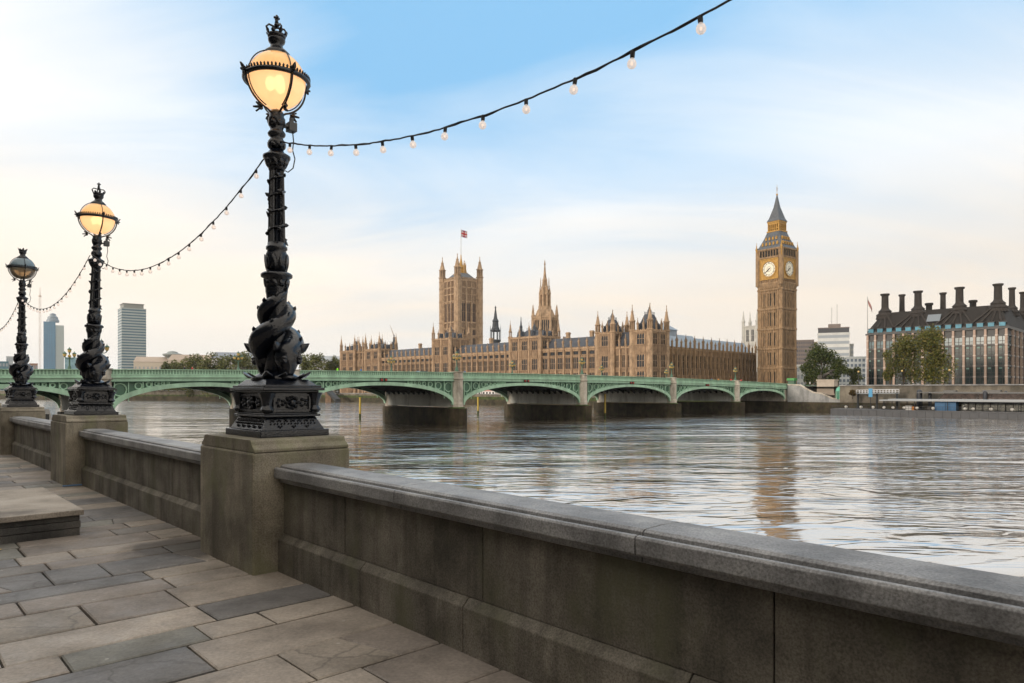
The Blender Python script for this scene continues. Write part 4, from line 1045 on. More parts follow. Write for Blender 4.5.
Y = {k: py_at(k, 0) for k in (343, 382, 435, 452, 512, 542, 597)}
river_wing(Y[597]+.2, Y[542], 7); river_wing(Y[512], Y[452], 11); river_wing(Y[435], Y[382], 12)
pavilion(t, Y[542]+.05, Y[512]-.05, -1.2, 12, 26.6, 35.5, ROW4, nE=3, nN=2, r_=.85, zroof=30.5)
pavilion(t, Y[452]+.05, Y[435]-.05, -1.2, 12, 29.0, 38.5, ROW4, nE=2, nN=2, r_=.95, zroof=33)

t2 = thing('palace_pavilion', 'twin towered end pavilion of the palace with tall turrets, nearest to the clock tower', 'palace', PW(0, 0), RZ_P, 'end pavilions of the palace')
pavilion(t2, 0.9, 9.6, -.8, 11.5, 26.0, 37.3, ROW4, nE=1, nN=2, r_=1.25, zroof=33.2)
pavilion(t2, 19.6, 27.6, -.8, 9.5, 26.0, 36.0, ROW4, nE=1, nN=2, r_=1.2, zroof=32.2)
b_ = MB(); b_.box(.2, 11, 9.62, 19.58, PZ0, 19.6); b_.M = riv(.2, 19.5); wn = facade(b_, 9.9, PZ0, 19.6, 3, ROW3, wf=.5); wg = b_.build('wing', STONE, t2); fit_windows(wg, wn, riv(.2, 19.5), RZ_RIV)
b_ = MB(); b_.prism([(1.0, 19.7), (11, 19.7), (7, 26.5), (5.5, 26.5)], 'y', 9.7, 19.5); b_.build('roof', M_slate, wg)
for k in range(4): pinnacle(wg, (-.6, 9.9+k*3.2, 20.2), 5.0, .9)
t3 = thing('palace_pavilion', 'small far end pavilion of the palace with six thin pinnacles, right of the low trees', 'palace', PW(0, 0), RZ_P, 'end pavilions of the palace')
ya, yb = Y[382]+.1, Y[343]; dy = yb-ya
pavilion(t3, ya+.9, ya+dy*.36, -1.2, 11, 26.0, 36.5, ROW4, nE=2, nN=2, r_=1.0, zroof=30); pavilion(t3, yb-dy*.36, yb, -1.2, 11, 26.0, 36.5, ROW4, nE=2, nN=2, r_=1.0, zroof=30)
b_ = MB(); b_.box(.2, 11, ya+dy*.36+.02, yb-dy*.36-.02, PZ0, 25.0); b_.M = riv(.2, yb-dy*.36-.03); wn = facade(b_, dy*.28-.06, PZ0, 25.0, 3, ROW4, wf=.5); wg = b_.build('wing', STONE, t3); fit_windows(wg, wn, riv(.2, yb-dy*.36-.03), RZ_RIV)
for k in range(2): pinnacle(wg, (-.6, ya+dy*(.45+.1*k), 25.4), 9.5, 1.2)

# north range between the pavilion and the clock tower
t = thing('palace_wing', 'dark buttressed palace wing with pale blue roofs between the twin pavilion and the clock tower', 'palace', PW(0, 0), RZ_P)
NXA, NXB = 12.6, 94.0
b_ = MB(); b_.box(NXA, NXB, 2.02, 14, 0, 19.6); b_.M = nor(NXA, 2.0); wn = facade(b_, NXB-NXA, 0, 19.6, 22, [(3.2, 6.2), (8.2, 17.0)], wf=.55, butd=.9)
wg = b_.build('wall', [M_tower, M_tower], t)
for (xc, zb, zt, w_) in wn: window(wg, w_, zt-zb, nor(NXA, 2.0) @ Vector((xc, -.12, zb)), 0, nm=1, tr=2 if zt-zb > 5 else 1, stone=M_tower)
for k in range(23): pinnacle(wg, (NXA+(NXB-NXA)*k/22, 1.2, 20.4), 5.4 if k % 2 == 0 else 3.6, 1.05 if k % 2 == 0 else .8, M_tower)
b_ = MB(); b_.prism([(2.6, 19.7), (14, 19.7), (9, 25.5), (7.6, 25.5)], 'x', NXA+.5, NXB-.2); b_.build('roof', M_lead, wg)
t = thing('hall_roof', 'pale blue hipped roof with a small lantern rising behind the dark palace wing', 'roof', PW(0, 0), RZ_P)
p = px(706, 345); 
b_ = MB(); b_.box(22, 92, 30, 44, 2.6, 22); b_.build('wall', M_palace, t)
b_ = MB(); b_.prism([(29.5, 22.003), (44.5, 22.003), (38, 30.5), (36, 30.5)], 'x', 21.5, 92.5); b_.build('roof', M_lead, t)
b_ = MB(); b_.box(60, 69.5, 31.5, 41.5, 22.01, 32.0); b_.frustum(64.7, 36.5, 32.003, 36.0, 5.4, 5.6, .3, .3); b_.build('lantern', M_lead, t)

# ================================================================== clock tower
T0 = px(777.0, 331); TW = 6.2
t = thing('clock_tower', 'tall brown clock tower with gilded clock stage, steep roof and pointed spire', 'tower', T0, RZ_P-R(9)); t.scale = (.955, .955, 1)
mb = MB(); b_ = mb
b_.box(-TW, TW, -TW, TW, 2.6, 49.2)
stg = [2.6, 12.0, 21.0, 30.2, 39.6, 48.6]
for fr in range(4):
    b_.M = Matrix.Rotation(fr*math.pi/2, 4, 'Z') @ Matrix.Translation((0, -TW, 0))
    for k in range(9):
        xx = -4.6+k*1.15; b_.mi = 1
        wdt = .26 if k % 2 == 0 else .18
        b_.box(xx-wdt, xx+wdt, -.42 if k % 2 == 0 else -.28, 0, 2.6, 48.9)
    b_.mi = 0
    for z in stg[1:]:
        b_.box(-TW, TW, -.55, -.001, z-.5, z+.35); b_.box(-TW+.1, TW-.1, -.3, -.002, z-1.5, z-1.2)
        for k in range(10): b_.box(-5.1+k*1.15-.2, -5.1+k*1.15+.2, -.5, -.003, z+.36, z+.9)
b_.M = Matrix(); b_.mi = 0
for sx in (-1, 1):
    for sy in (-1, 1):
        b_.lathe([(1.25, 2.6), (1.25, 11.8), (1.1, 12.2), (1.1, 49.2)], 8, sx*5.75, sy*5.75, R(22.5))
        for z in stg[1:]: b_.lathe([(1.15, z-.5), (1.38, z-.3), (1.38, z+.2), (1.15, z+.5)], 8, sx*5.75, sy*5.75, R(22.5))
shaft = b_.build('shaft', [M_tower, M_tower], t)
# slit windows
n_s = 0
for fr in range(4):
    for si in range(5):
        for k in (1, 3, 4, 6):
            Mf = Matrix.Rotation(fr*math.pi/2, 4, 'Z')
            zb = stg[si]+1.4; zt = stg[si+1]-1.9
            if si == 0: zb = 5
            xx = -4.6+(k+.5)*1.15-(0 if k < 4 else 0)
            p = Mf @ Vector((xx, -TW-.02, zb))
            if n_s == 0:
                q = MB(); q.box(-.26, .26, -.03, .012, 0, 1.0); slit = q.build('slit_window', M_void, shaft); slit.location = p; slit.rotation_euler.z = fr*math.pi/2; slit.scale = (1, 1, zt-zb)
            else: put(slit, shaft, p, fr*math.pi/2, (1, 1, zt-zb))
            n_s += 1
# clock stage
CH = 6.75
b_ = MB()
b_.frustum(0, 0, 49.203, 51.2, 6.4, 6.4, CH+.15, CH+.15); b_.box(-CH-.2, CH+.2, -CH-.2, CH+.2, 51.2, 51.9)
b_.box(-CH+.3, CH-.3, -CH+.3, CH-.3, 51.9, 63.2)
b_.box(-CH-.25, CH+.25, -CH-.25, CH+.25, 63.2, 63.9); b_.box(-CH+.1, CH-.1, -CH+.1, CH-.1, 63.9, 67.2); b_.box(-CH-.25, CH+.25, -CH-.25, CH+.25, 67.2, 67.8)
for sx in (-1, 1):
    for sy in (-1, 1):
        b_.lathe([(1.2, 50.5), (1.2, 66.8)], 8, sx*(CH-.4), sy*(CH-.4), R(22.5))
for fr in range(4):
    b_.M = Matrix.Rotation(fr*math.pi/2, 4, 'Z') @ Matrix.Translation((0, -CH, 0))
    for k in range(12): xx = -5.2+k*.945; b_.box(xx-.14, xx+.14, -.1, .32, 51.95, 53.0)
b_.M = Matrix()
cs = b_.build('clock_stage', M_tower, t)
for fr in range(4):
    Mf = Matrix.Rotation(fr*math.pi/2, 4, 'Z'); rz = fr*math.pi/2
    yy = -CH+.3
    q = MB(); q.box(-5.1, 5.1, yy-.22, yy-.003, 53.3, 63.1)
    for (a, b2) in ((-5.1, -4.75), (4.75, 5.1)): q.box(a, b2, yy-.42, yy-.221, 53.3, 63.1)
    q.box(-4.7, 4.7, yy-.42, yy-.221, 53.3, 53.75); q.box(-4.7, 4.7, yy-.42, yy-.221, 62.6, 63.1)
    fc = q.build('clock_face', M_gilt, t); fc.rotation_euler.z = rz
    def disc(r0, r1, y0, y1, n=48):
        q.M = Matrix.Translation((0, 0, 58.15)) @ Matrix.Rotation(R(90), 4, 'X'); 
        if r0 == 0: q.lathe([(r1, -y1), (r1, -y0)], n)
        else: q.lathe([(r0, -y1), (r1, -y1), (r1, -y0), (r0, -y0), (r0, -y1)], n, cap=False)
        q.M = Matrix()
    q = MB(); disc(0, 3.55, yy-.30, yy-.222); d_ = q.build('dial', M_dial, fc)
    q = MB(); disc(3.5, 3.95, yy-.5, yy-.223); q.build('dial_rim', M_gilt, d_)
    q = MB(); disc(2.55, 2.68, yy-.33, yy-.301); disc(3.32, 3.42, yy-.33, yy-.301); disc(1.05, 1.16, yy-.33, yy-.301)
    for k in range(60):
        an = k*math.pi/30; q.M = Matrix.Translation((0, 0, 58.15)) @ Matrix.Rotation(an, 4, 'Y'); q.box(-.03, .03, yy-.33, yy-.301, 3.2, 3.40)
    num = ['XII', 'I', 'II', 'III', 'IIII', 'V', 'VI', 'VII', 'VIII', 'IX', 'X', 'XI']
    for k in range(12):
        q.M = Matrix.Translation((0, 0, 58.15)) @ Matrix.Rotation(k*math.pi/6, 4, 'Y'); s_ = num[k]; wtot = .20*len(s_)
        for i_, ch in enumerate(s_):
            xx = -wtot/2+.20*(i_+.5)
            if ch == 'I': q.box(xx-.045, xx+.045, yy-.335, yy-.301, 2.72, 3.16)
            else:
                for sg in (-1, 1):
                    pts = [(xx+sg*.10, 3.16), (xx+sg*.03, 3.16), (xx-(sg*.10 if ch == 'X' else -.0*sg)-.03*0, 2.72), (xx-(sg*.03 if ch == 'X' else 0)+.02*sg, 2.72)]
                    q.prism(pts, 'y', yy-.335, yy-.301)
    q.M = Matrix(); q.build('numerals', M_void, d_)
    for nm, an, ln, wd in (('minute_hand', 39*6, 3.2, .16), ('hour_hand', (7+39/60)*30, 2.1, .26)):
        q = MB(); q.M = Matrix.Translation((0, 0, 58.15)) @ Matrix.Rotation(R(an), 4, 'Y')
        dd = .04 if nm[0] == 'm' else 0
        q.prism([(-wd, -.6), (wd, -.6), (wd*.8, ln*.7), (0, ln), (-wd*.8, ln*.7)], 'y', yy-.43-dd, yy-.40-dd)
        q.build(nm, M_void, d_)
    q = MB()
    for k in range(7): xx = -4.5+k*1.5; q.box(xx-.5, xx+.5, -CH+.06, -CH+.099, 64.1, 66.9)
    o = q.build('belfry_opening', M_void, cs); o.rotation_euler.z = rz
    q = MB()
    for k in range(8): xx = -5.25+k*1.5; q.box(xx-.16, xx+.16, -CH-.12, -CH+.05, 63.9, 67.2)
    o = q.build('belfry_mullion', M_gilt if False else M_tower, cs); o.rotation_euler.z = rz
for sx in (-1, 1):
    for sy in (-1, 1):
        pinnacle(cs, (sx*(CH+.1), sy*(CH+.1), 63.9), 7.5, .9, M_gilt, shaft=.5)
# roofs, lantern, spire
b_ = MB(); b_.frustum(0, 0, 67.803, 69.2, 6.9, 6.9, 6.0, 6.0); b_.frustum(0, 0, 69.2, 73.0, 6.0, 6.0, 4.35, 4.35); b_.frustum(0, 0, 73.0, 76.0, 4.35, 4.35, 3.35, 3.35)
rf = b_.build('lower_roof', M_iron_roof, t)
b_ = MB()
for fr in range(4):
    b_.M = Matrix.Rotation(fr*math.pi/2, 4, 'Z')
    for (z, hw, yy, n) in ((69.4, 4.0, -6.05, 5), (72.0, 2.8, -4.9, 4)):
        for k in range(n):
            xx = -hw+2*hw*k/(n-1); b_.prism([(xx-.42, z), (xx+.42, z), (xx+.42, z+.8), (xx, z+1.6), (xx-.42, z+.8)], 'y', yy-.15, yy+1.4)
b_.build('dormer', M_gilt, rf)
b_ = MB(); b_.box(-3.5, 3.5, -3.5, 3.5, 76.003, 76.6); b_.box(-2.3, 2.3, -2.3, 2.3, 76.6, 80.4); b_.box(-3.3, 3.3, -3.3, 3.3, 80.4, 81.1)
for fr in range(4):
    b_.M = Matrix.Rotation(fr*math.pi/2, 4, 'Z')
    for k in range(6): xx = -2.9+k*1.16; b_.box(xx-.22, xx+.22, -3.15, -2.6, 76.6, 80.4); 
    b_.box(-3.0, 3.0, -3.05, -2.7, 79.6, 80.39); b_.box(-3.0, 3.0, -3.05, -2.7, 77.5, 77.8)
b_.M = Matrix(); b_.build('gilded_lantern', M_gilt, t)
b_ = MB(); b_.frustum(0, 0, 81.103, 82.6, 3.55, 3.55, 2.75, 2.75); b_.frustum(0, 0, 82.6, 88, 2.75, 2.75, 1.15, 1.15); b_.frustum(0, 0, 88, 93.5, 1.15, 1.15, .22, .22)
sp = b_.build('spire', M_iron_roof, t)
b_ = MB(); b_.lathe([(.25, 93.5), (.5, 93.9), (.5, 94.2), (.12, 94.5), (.1, 96), (.35, 96.3), (.08, 96.6), (.06, 98.8)], 8); b_.box(-.8, .8, -.06, .06, 97.0, 97.2); b_.build('finial', M_gilt, sp)

# ================================================================== square flag tower
VD = 520.0; VC = px(461, VD); RZ_V = R(38.4)
t = thing('flag_tower', 'tall square gothic tower with four corner turrets and a flag on top', 'tower', VC, RZ_V); t.scale = (1.12, 1.12, 1)
VH = 8.9
b_ = MB(); b_.box(-VH, VH, -VH, VH, 2, 82.6)
for fr in range(4):
    b_.M = Matrix.Rotation(fr*math.pi/2, 4, 'Z') @ Matrix.Translation((0, -VH, 0))
    b_.mi = 0
    for z in (28, 34.5, 41.2, 46.8, 51.0, 66.5, 71.5, 76.5, 81.5): b_.box(-VH, VH, -.45, -.002, z-.35, z+.35)
    b_.mi = 1
    for (z0, z1) in ((47.2, 50.6), (67, 71.2), (72, 76.2), (77, 81.2)):
        for k in range(14): xx = -6.1+k*.94; b_.box(xx-.17, xx+.17, -.30, 0, z0, z1)
    b_.mi = 0
    for xx in (-6.2, -2.15, 2.15, 6.2): b_.box(xx-.5, xx+.5, -.6, -.001, 34.5, 81)
    for k in range(12): b_.box(-6.2+k*1.12-.3, -6.2+k*1.12+.3, -.25, .25, 82.6, 84.0)
b_.M = Matrix(); b_.mi = 0
for sx in (-1, 1):
    for sy in (-1, 1): turret(b_, sx*VH, sy*VH, 2.15, 2, 84.5, 100.5, bands=[28, 41, 51, 66.5, 76.5, 81.5])
vt = b_.build('body', STONE, t)
M_vglass = mat('deep_tower_window', (0.035, 0.018, 0.014), 0.6)
for fr in range(4):
    Mf = Matrix.Rotation(fr*math.pi/2, 4, 'Z')
    for xx in (-4.15, 0, 4.15):
        window(vt, 2.5, 13.6, Mf @ Vector((xx, -VH-.07, 51.8)), fr*math.pi/2, nm=1, tr=1, glass=M_vglass)
        window(vt, 2.3, 4.0, Mf @ Vector((xx, -VH-.07, 42.0)), fr*math.pi/2, nm=1, tr=0, glass=M_vglass)
        window(vt, 2.3, 5.0, Mf @ Vector((xx, -VH-.07, 35.0)), fr*math.pi/2, nm=1, tr=0, glass=M_vglass)
b_ = MB(); b_.frustum(0, 0, 82.7, 88, VH-1.2, VH-1.2, 3.5, 3.5); b_.build('roof', M_iron_roof, t)
b_ = MB(); b_.lathe([(1.9, 86), (1.9, 92), (2.3, 92.3), (1.3, 94.5), (.5, 99), (.3, 102)], 8)
for k in range(8):
    an = k*math.pi/4; b_.lathe([(.35, 86), (.35, 94), (.02, 97)], 4, 3.2*math.cos(an), 3.2*math.sin(an))
b_.build('gilded_crown', M_gilt, t)
b_ = MB(); b_.tube([(0,0,95), (0,0,121.5)], [.28, .14], 8); fp = b_.build('flagpole', mat('white_pole', (0.45, 0.45, 0.45), 0.5), t)
def union_flag(parent, w_, h, o):
    b_ = MB(); nx = 12
    def pt(x, z, off): ph = x/w_*5; return (o[0]+x, o[1]+.22*math.sin(ph)+off, o[2]+z-.12*x)
    def patch(pts, off):
        for s_ in (-1, 1): b_.add([pt(x, z, off*s_) for x, z in pts], [tuple(range(len(pts)))])
    for i in range(nx):
        xa, xb = w_*i/nx, w_*(i+1)/nx; zc, k = h/2, h/w_
        b_.mi = 0; patch([(xa,0),(xb,0),(xb,h),(xa,h)], .015)
        b_.mi = 1
        for sg in (0, 1):
            f = (lambda x: x*k) if sg == 0 else (lambda x: h-x*k)
            cl = lambda z: max(0, min(h, z))
            patch([(xa, cl(f(xa)-.16*h)), (xb, cl(f(xb)-.16*h)), (xb, cl(f(xb)+.16*h)), (xa, cl(f(xa)+.16*h))], .022)
        b_.mi = 2
        for sg in (0, 1):
            f = (lambda x: x*k) if sg == 0 else (lambda x: h-x*k)
            patch([(xa, cl(f(xa)-.05*h)), (xb, cl(f(xb)-.05*h)), (xb, cl(f(xb)+.05*h)), (xa, cl(f(xa)+.05*h))], .03)
        b_.mi = 1; patch([(xa, zc-.2*h), (xb, zc-.2*h), (xb, zc+.2*h), (xa, zc+.2*h)], .038)
        if abs((xa+xb)/2-w_/2) < w_*.12: patch([(xa,0),(xb,0),(xb,h),(xa,h)], .038)
        b_.mi = 2; patch([(xa, zc-.12*h), (xb, zc-.12*h), (xb, zc+.12*h), (xa, zc+.12*h)], .046)
        if abs((xa+xb)/2-w_/2) < w_*.07: patch([(xa,0),(xb,0),(xb,h),(xa,h)], .046)
    return b_.build('flag', [mat('flag_blue', (0.02, 0.03, 0.16), 0.8), mat('flag_white', (0.7, 0.7, 0.7), 0.8), mat('flag_red', (0.5, 0.02, 0.03), 0.8)], parent, recalc=False)
fl = union_flag(t, 4.6, 5.2, (0.25, 0, 115.6))

# ================================================================== central spire, smaller spires
SD = 409.0
t = thing('spire_tower', 'octagonal stone lantern tower tapering to a slender spire behind the palace roofs', 'tower', px(544.8, SD), RZ_P)
b_ = MB()
b_.lathe([(7.7, 18), (7.7, 43), (8.0, 43.3), (8.0, 44.2), (6.4, 44.5), (4.6, 48.5)], 8, rot=R(22.5))
for k in range(8):
    an = k*math.pi/4+R(22.5); x, y = 7.5*math.cos(an), 7.5*math.sin(an)
    b_.lathe([(.95, 18), (.9, 44.5), (1.15, 44.8), (.8, 45.5), (.45, 48.5), (.05, 51.5)], 6, x, y)
    x, y = 3.0*math.cos(an), 3.0*math.sin(an)
    b_.lathe([(.75, 46), (.65, 57.5), (.8, 57.8), (.4, 60.0), (.03, 62.5)], 6, x, y)
    an2 = k*math.pi/4; b_.M = Matrix.Rotation(an2, 4, 'Z') @ Matrix.Translation((7.10, 0, 0))
    for yy in (-2.4, -1.1, 0, 1.1, 2.4): b_.box(0, .45, yy-.16, yy+.16, 22, 42.5)
    b_.box(0, .5, -3, 3, 33.5, 34.2); b_.box(0, .5, -3, 3, 27.5, 28)
    b_.M = Matrix()
b_.lathe([(4.2, 46.5), (4.0, 50.5)], 8, rot=R(22.5)); b_.lathe([(2.5, 50), (2.5, 58)], 8, rot=R(22.5)); b_.lathe([(3.3, 57.0), (3.4, 57.7), (2.8, 58.1), (2.3, 61.0), (2.5, 61.3), (1.8, 62.5), (1.45, 65.5), (1.6, 65.8), (1.0, 66.8), (.33, 74.5), (.55, 75), (.07, 77.8)], 8, rot=R(22.5))
for k in range(8):
    an = k*math.pi/4+R(22.5); b_.lathe([(.3, 62), (.28, 65), (.02, 67.5)], 4, 2.6*math.cos(an), 2.6*math.sin(an))
st = b_.build('tower', STONE, t)
for k in range(8):
    an = k*math.pi/4; rz = an+math.pi/2
    for yy, ww in ((-1.1, .0), (0, 0), (1.1, 0)):
        pass
    p = Matrix.Rotation(an, 4, 'Z') @ Vector((7.14, 0, 22.5)); window(st, 4.2, 19.5, p, rz, nm=3, tr=2, stone=M_palace_dk)
M_dkspire = mat('dark_slate_spire', (0.035, 0.043, 0.055), 0.6, var=0.3, vscale=1)
def dark_spire(label, pxx, D, zb, zt, r_, m):
    t = thing('ventilation_spire', label, 'spire', px(pxx, D), RZ_P, 'dark ventilation spires')
    H = zt-zb; b_ = MB()
    b_.lathe([(r_*1.1, zb-12), (r_*1.1, zb), (r_, zb+.3), (r_*.95, zb+H*.16), (r_*1.15, zb+H*.17), (r_*1.15, zb+H*.2), (r_*.9, zb+H*.21)], 8, rot=R(22.5))
    for k in range(8):
        an = k*math.pi/4+R(22.5); b_.box(r_*.82*math.cos(an)-.2, r_*.82*math.cos(an)+.2, r_*.82*math.sin(an)-.2, r_*.82*math.sin(an)+.2, zb+H*.2, zb+H*.40)
        b_.lathe([(.25, zb+H*.2), (.22, zb+H*.46), (.02, zb+H*.55)], 4, r_*1.1*math.cos(an), r_*1.1*math.sin(an))
    b_.build('lantern', m, t)
    b_ = MB(); b_.lathe([(r_*.95, zb+H*.395), (r_*1.02, zb+H*.42), (r_*.7, zb+H*.5), (r_*.6, zb+H*.62), (r_*.7, zb+H*.64), (r_*.4, zb+H*.7), (r_*.12, zb+H*.93), (r_*.2, zb+H*.95), (.03, zt)], 8, rot=R(22.5)); b_.build('spirelet', m, t)
dark_spire('dark blue slate spire between the square tower and the stone spire', 495.5, 430, 27, 53.5, 3.1, M_dkspire)
dark_spire('very small dark spire above the roofs left of the square tower', 394, 470, 23, 39.0, 2.3, M_dkspire)
dark_spire('short dark spirelet on the roof left of the stone spire', 521, 395, 27, 43, 1.4, M_dkspire)
t = thing('stair_turret', 'stone chimney block standing on the palace roof right of the stone spire', 'chimney', px(565, 345), RZ_P); b_ = MB(); b_.box(-1.9, 1.9, -1.6, 1.6, 15, 26); b_.box(-2.1, 2.1, -1.8, 1.8, 26.003, 26.8); b_.build('stack', M_palace, t)
b_ = MB()
for k in (-1.1, 0, 1.1): b_.lathe([(.35, 26.8), (.3, 27.8), (.4, 27.9)], 8, k, 0)
b_.build('pots', M_palace_dk, t)
t = thing('stone_cupola', 'small round stone cupola on the roofs just left of the square tower', 'cupola', px(421, 480), RZ_P); b_ = MB(); b_.lathe([(2.6, 15), (2.6, 27), (2.9, 27.3), (2.5, 28.5), (1.2, 30.5), (.1, 31.5)], 10); b_.build('dome', M_palace_dk, t)
# pale abbey towers behind the clock tower
t = thing('abbey_tower', 'pale grey abbey tower with pinnacles peeking out left of the clock tower', 'tower', px(753.5, 470), RZ_P)
M_abbey = mat('pale_abbey_stone', (0.42, 0.42, 0.40), 0.9, var=0.2, vscale=0.4)
b_ = MB(); b_.box(-5, 5, -5, 5, 2, 44.5)
for z in (22, 32, 44): b_.box(-5.3, 5.3, -5.3, 5.3, z-.4, z+.4)
for sx in (-1, 1):
    for sy in (-1, 1): b_.lathe([(1.1, 2), (1.0, 47), (1.3, 47.3), (.7, 49), (.05, 55)], 6, sx*4.8, sy*4.8)
ab = b_.build('tower', M_abbey, t)
for fr in range(4):
    for xx in (-1.8, 1.8): window(ab, 1.6, 8, Matrix.Rotation(fr*math.pi/2, 4, 'Z') @ Vector((xx, -5.05, 34)), fr*math.pi/2, nm=1, tr=1, stone=M_abbey)
# ================================================================== terrace, river walls
b_ = MB(); b_.box(-10, .5, -36, 240, -8, -1.22); o = b_.build('terrace', M_wall_stone); o.location = PW(0,0); o.rotation_euler.z = RZ_P; struct(o)
wall_run('river_wall', 'weedy stone terrace wall below the palace, seen under the bridge arches', [PW(-10.1, 240), PW(-10.1, -36)], -9, -3.0, -.2, weed=-1.6)
wall_run('river_wall', 'low stone embankment wall with a weedy foot in front of the left bank trees', [q for q in reversed(left_bank[:6])], -9, -2.6, 1.4, weed=-1.5)
wall_run('river_wall', 'long stone embankment wall behind the floating pier on the right', [RWt(17, 0), RWt(400, 0)], -9, -2.2, 3.2, weed=None)
# marquees on the terrace
M_canvas = mat('white_canvas', (0.75, 0.75, 0.75), 0.7); M_canvas_red = mat('red_canvas', (0.42, 0.20, 0.17), 0.7)
for i, (y0, y1, m, lb) in enumerate(((py_at(484, -5), py_at(473, -5), M_canvas, 'white marquee with windows on the terrace seen under the middle arch'), (py_at(498, -5), py_at(485.5, -5), M_canvas_red, 'faded red marquee on the terrace beside the white one'))):
    a_, c_ = min(y0, y1), max(y0, y1)
    t = thing('marquee', lb, 'marquee', PW(-5, (a_+c_)/2, -1.2), RZ_P, 'terrace marquees'); h = (c_-a_)/2
    b_ = MB(); b_.box(-2.2, 2.2, -h, h, 0, 2.3); b_.build('side_walls', M_canvas, t); b_ = MB(); b_.prism([(-2.5, 2.303), (2.5, 2.303), (0, 3.9)], 'y', -h-.1, h+.1); b_.build('roof', m, t)
    n = max(2, int(h)); 
    for k in range(n):
        yy = -h+(k+.5)*2*h/n; q = MB(); q.box(-2.26, -2.202, yy-.6, yy+.6, .8, 1.9); q.build('window', M_glass, t)
# stair wall right of the bridge
t = thing('stair_wall', 'pale granite stair wall with sloping coping beside the bridge end', 'wall', SW0, RZ_P)
b_ = MB(); b_.prism([(0, -8), (-17, -8), (-17, -2.2), (0, -2.2)], 'x', -.1, 1.6); b_.build('foot', M_tide, t)
prof = [(-.3, 3.2), (-4.2, 3.1), (-8.5, .7), (-11.2, .35), (-14.5, -1.2), (-17, -1.25)]
b_ = MB(); b_.prism([(-.3, -2.19), (-17, -2.19)]+list(reversed(prof)), 'x', .1, 1.4); b_.build('wall', M_pale_stone, t)
b_ = MB()
for (p, q) in zip(prof, prof[1:]): b_.prism([(p[0], p[1]+.004), (q[0], q[1]+.004), (q[0], q[1]+.34), (p[0], p[1]+.34)], 'x', -.05, 1.55)
b_.build('coping', M_pier, t)
b_ = MB(); b_.box(6, 7, -19, 0, -2, 2.9); b_.build('back_wall', M_wall_stone, t)
# ================================================================== statue group and its plinth
SP = RWt(10.5, 0, 6.5)
t = thing('statue_plinth', 'pale stone plinth with dark side at the head of the stairs', 'plinth', SP, RZ_P+R(4)); b_ = MB(); b_.box(-2.0, 2.0, -2.6, 2.6, 0, 4.6); b_.box(-2.2, 2.2, -2.8, 2.8, 4.603, 5.0); b_.box(-2.25, 2.25, -2.85, 2.85, 0, .7); b_.build('block', mat('statue_plinth_stone', (0.42, 0.37, 0.32), 0.85, var=.15, vscale=.6), t)
M_bronze = mat('dark_bronze', (0.035, 0.032, 0.028), 0.45, metal=.4)
def skin_mesh(name, verts, edges, rad, m, parent=None, sub=1):
    me = bpy.data.meshes.new(name); me.from_pydata(verts, edges, []); o = bpy.data.objects.new(name, me); COL.objects.link(o)
    md = o.modifiers.new('s', 'SKIN'); sv = me.skin_vertices[0].data
    for i, r_ in enumerate(rad): sv[i].radius = (r_, r_) if not hasattr(r_, '__len__') else r_
    sv[0].use_root = True
    o.modifiers.new('u', 'SUBSURF').levels = sub
    dg = bpy.context.evaluated_depsgraph_get(); me2 = bpy.data.meshes.new_from_object(o.evaluated_get(dg)); o.modifiers.clear(); o.data = me2; bpy.data.meshes.remove(me)
    me2.materials.clear(); me2.materials.append(m); me2.name = name
    for p in me2.polygons: p.use_smooth = True
    if parent: o.parent = parent
    return o
t = thing('chariot_statue', 'dark bronze statue of a figure driving a chariot with two rearing horses', 'statue', SP+Vector((0,0,5.0)), RZ_P+R(4))
for k in (-.75, .75):       # rearing horses, heading along -y
    hv = [(k,0,1.75),(k,-.7,2.05),(k,-1.1,2.5),(k,-1.45,3.05),(k,-1.75,3.1),(k,-2.15,2.85), (k,.65,1.6), (k-.22,.75,.95),(k-.22,1.0,.55),(k-.22,.85,.05),(k+.22,.75,.95),(k+.22,1.0,.55),(k+.22,.85,.05),
          (k-.2,-1.15,1.55),(k-.2,-1.7,1.5),(k-.2,-1.75,1.05),(k+.2,-1.2,1.7),(k+.2,-1.8,1.85),(k+.2,-1.95,1.4),(k,1.0,1.6),(k,1.35,1.0)]
    he = [(0,1),(1,2),(2,3),(3,4),(4,5),(0,6),(6,7),(7,8),(8,9),(6,10),(10,11),(11,12),(1,13),(13,14),(14,15),(1,16),(16,17),(17,18),(6,19),(19,20)]
    skin_mesh('horse', hv, he, [.42,.42,.3,.22,.18,.11,.42,.22,.13,.1,.22,.13,.1,.16,.11,.09,.16,.11,.09,.1,.12], M_bronze, t)
b_ = MB(); b_.box(-.9, .9, 1.4, 2.5, .6, .75); b_.box(-.9, .9, 1.35, 1.45, .75, 1.5); b_.box(-.95, -.85, 1.4, 2.3, .75, 1.3); b_.box(.85, .95, 1.4, 2.3, .75, 1.3); b_.box(-.06, .06, -.2, 1.4, .7, .85)
ch = b_.build('chariot', M_bronze, t)
for k in (-1.1, 1.1):
    b_ = MB(); b_.M = Matrix.Translation((k, 2.0, .7)) @ Matrix.Rotation(R(90), 4, 'Y'); b_.lathe([(.55,-.06),(.7,-.06),(.7,.06),(.55,.06),(.55,-.06)], 20, cap=False)
    for q in range(6): b_.M = Matrix.Translation((k, 2.0, .7)) @ Matrix.Rotation(q*math.pi/6, 4, 'X'); b_.box(-.04, .04, -.04, .04, -.6, .6)
    b_.build('wheel', M_bronze, ch)
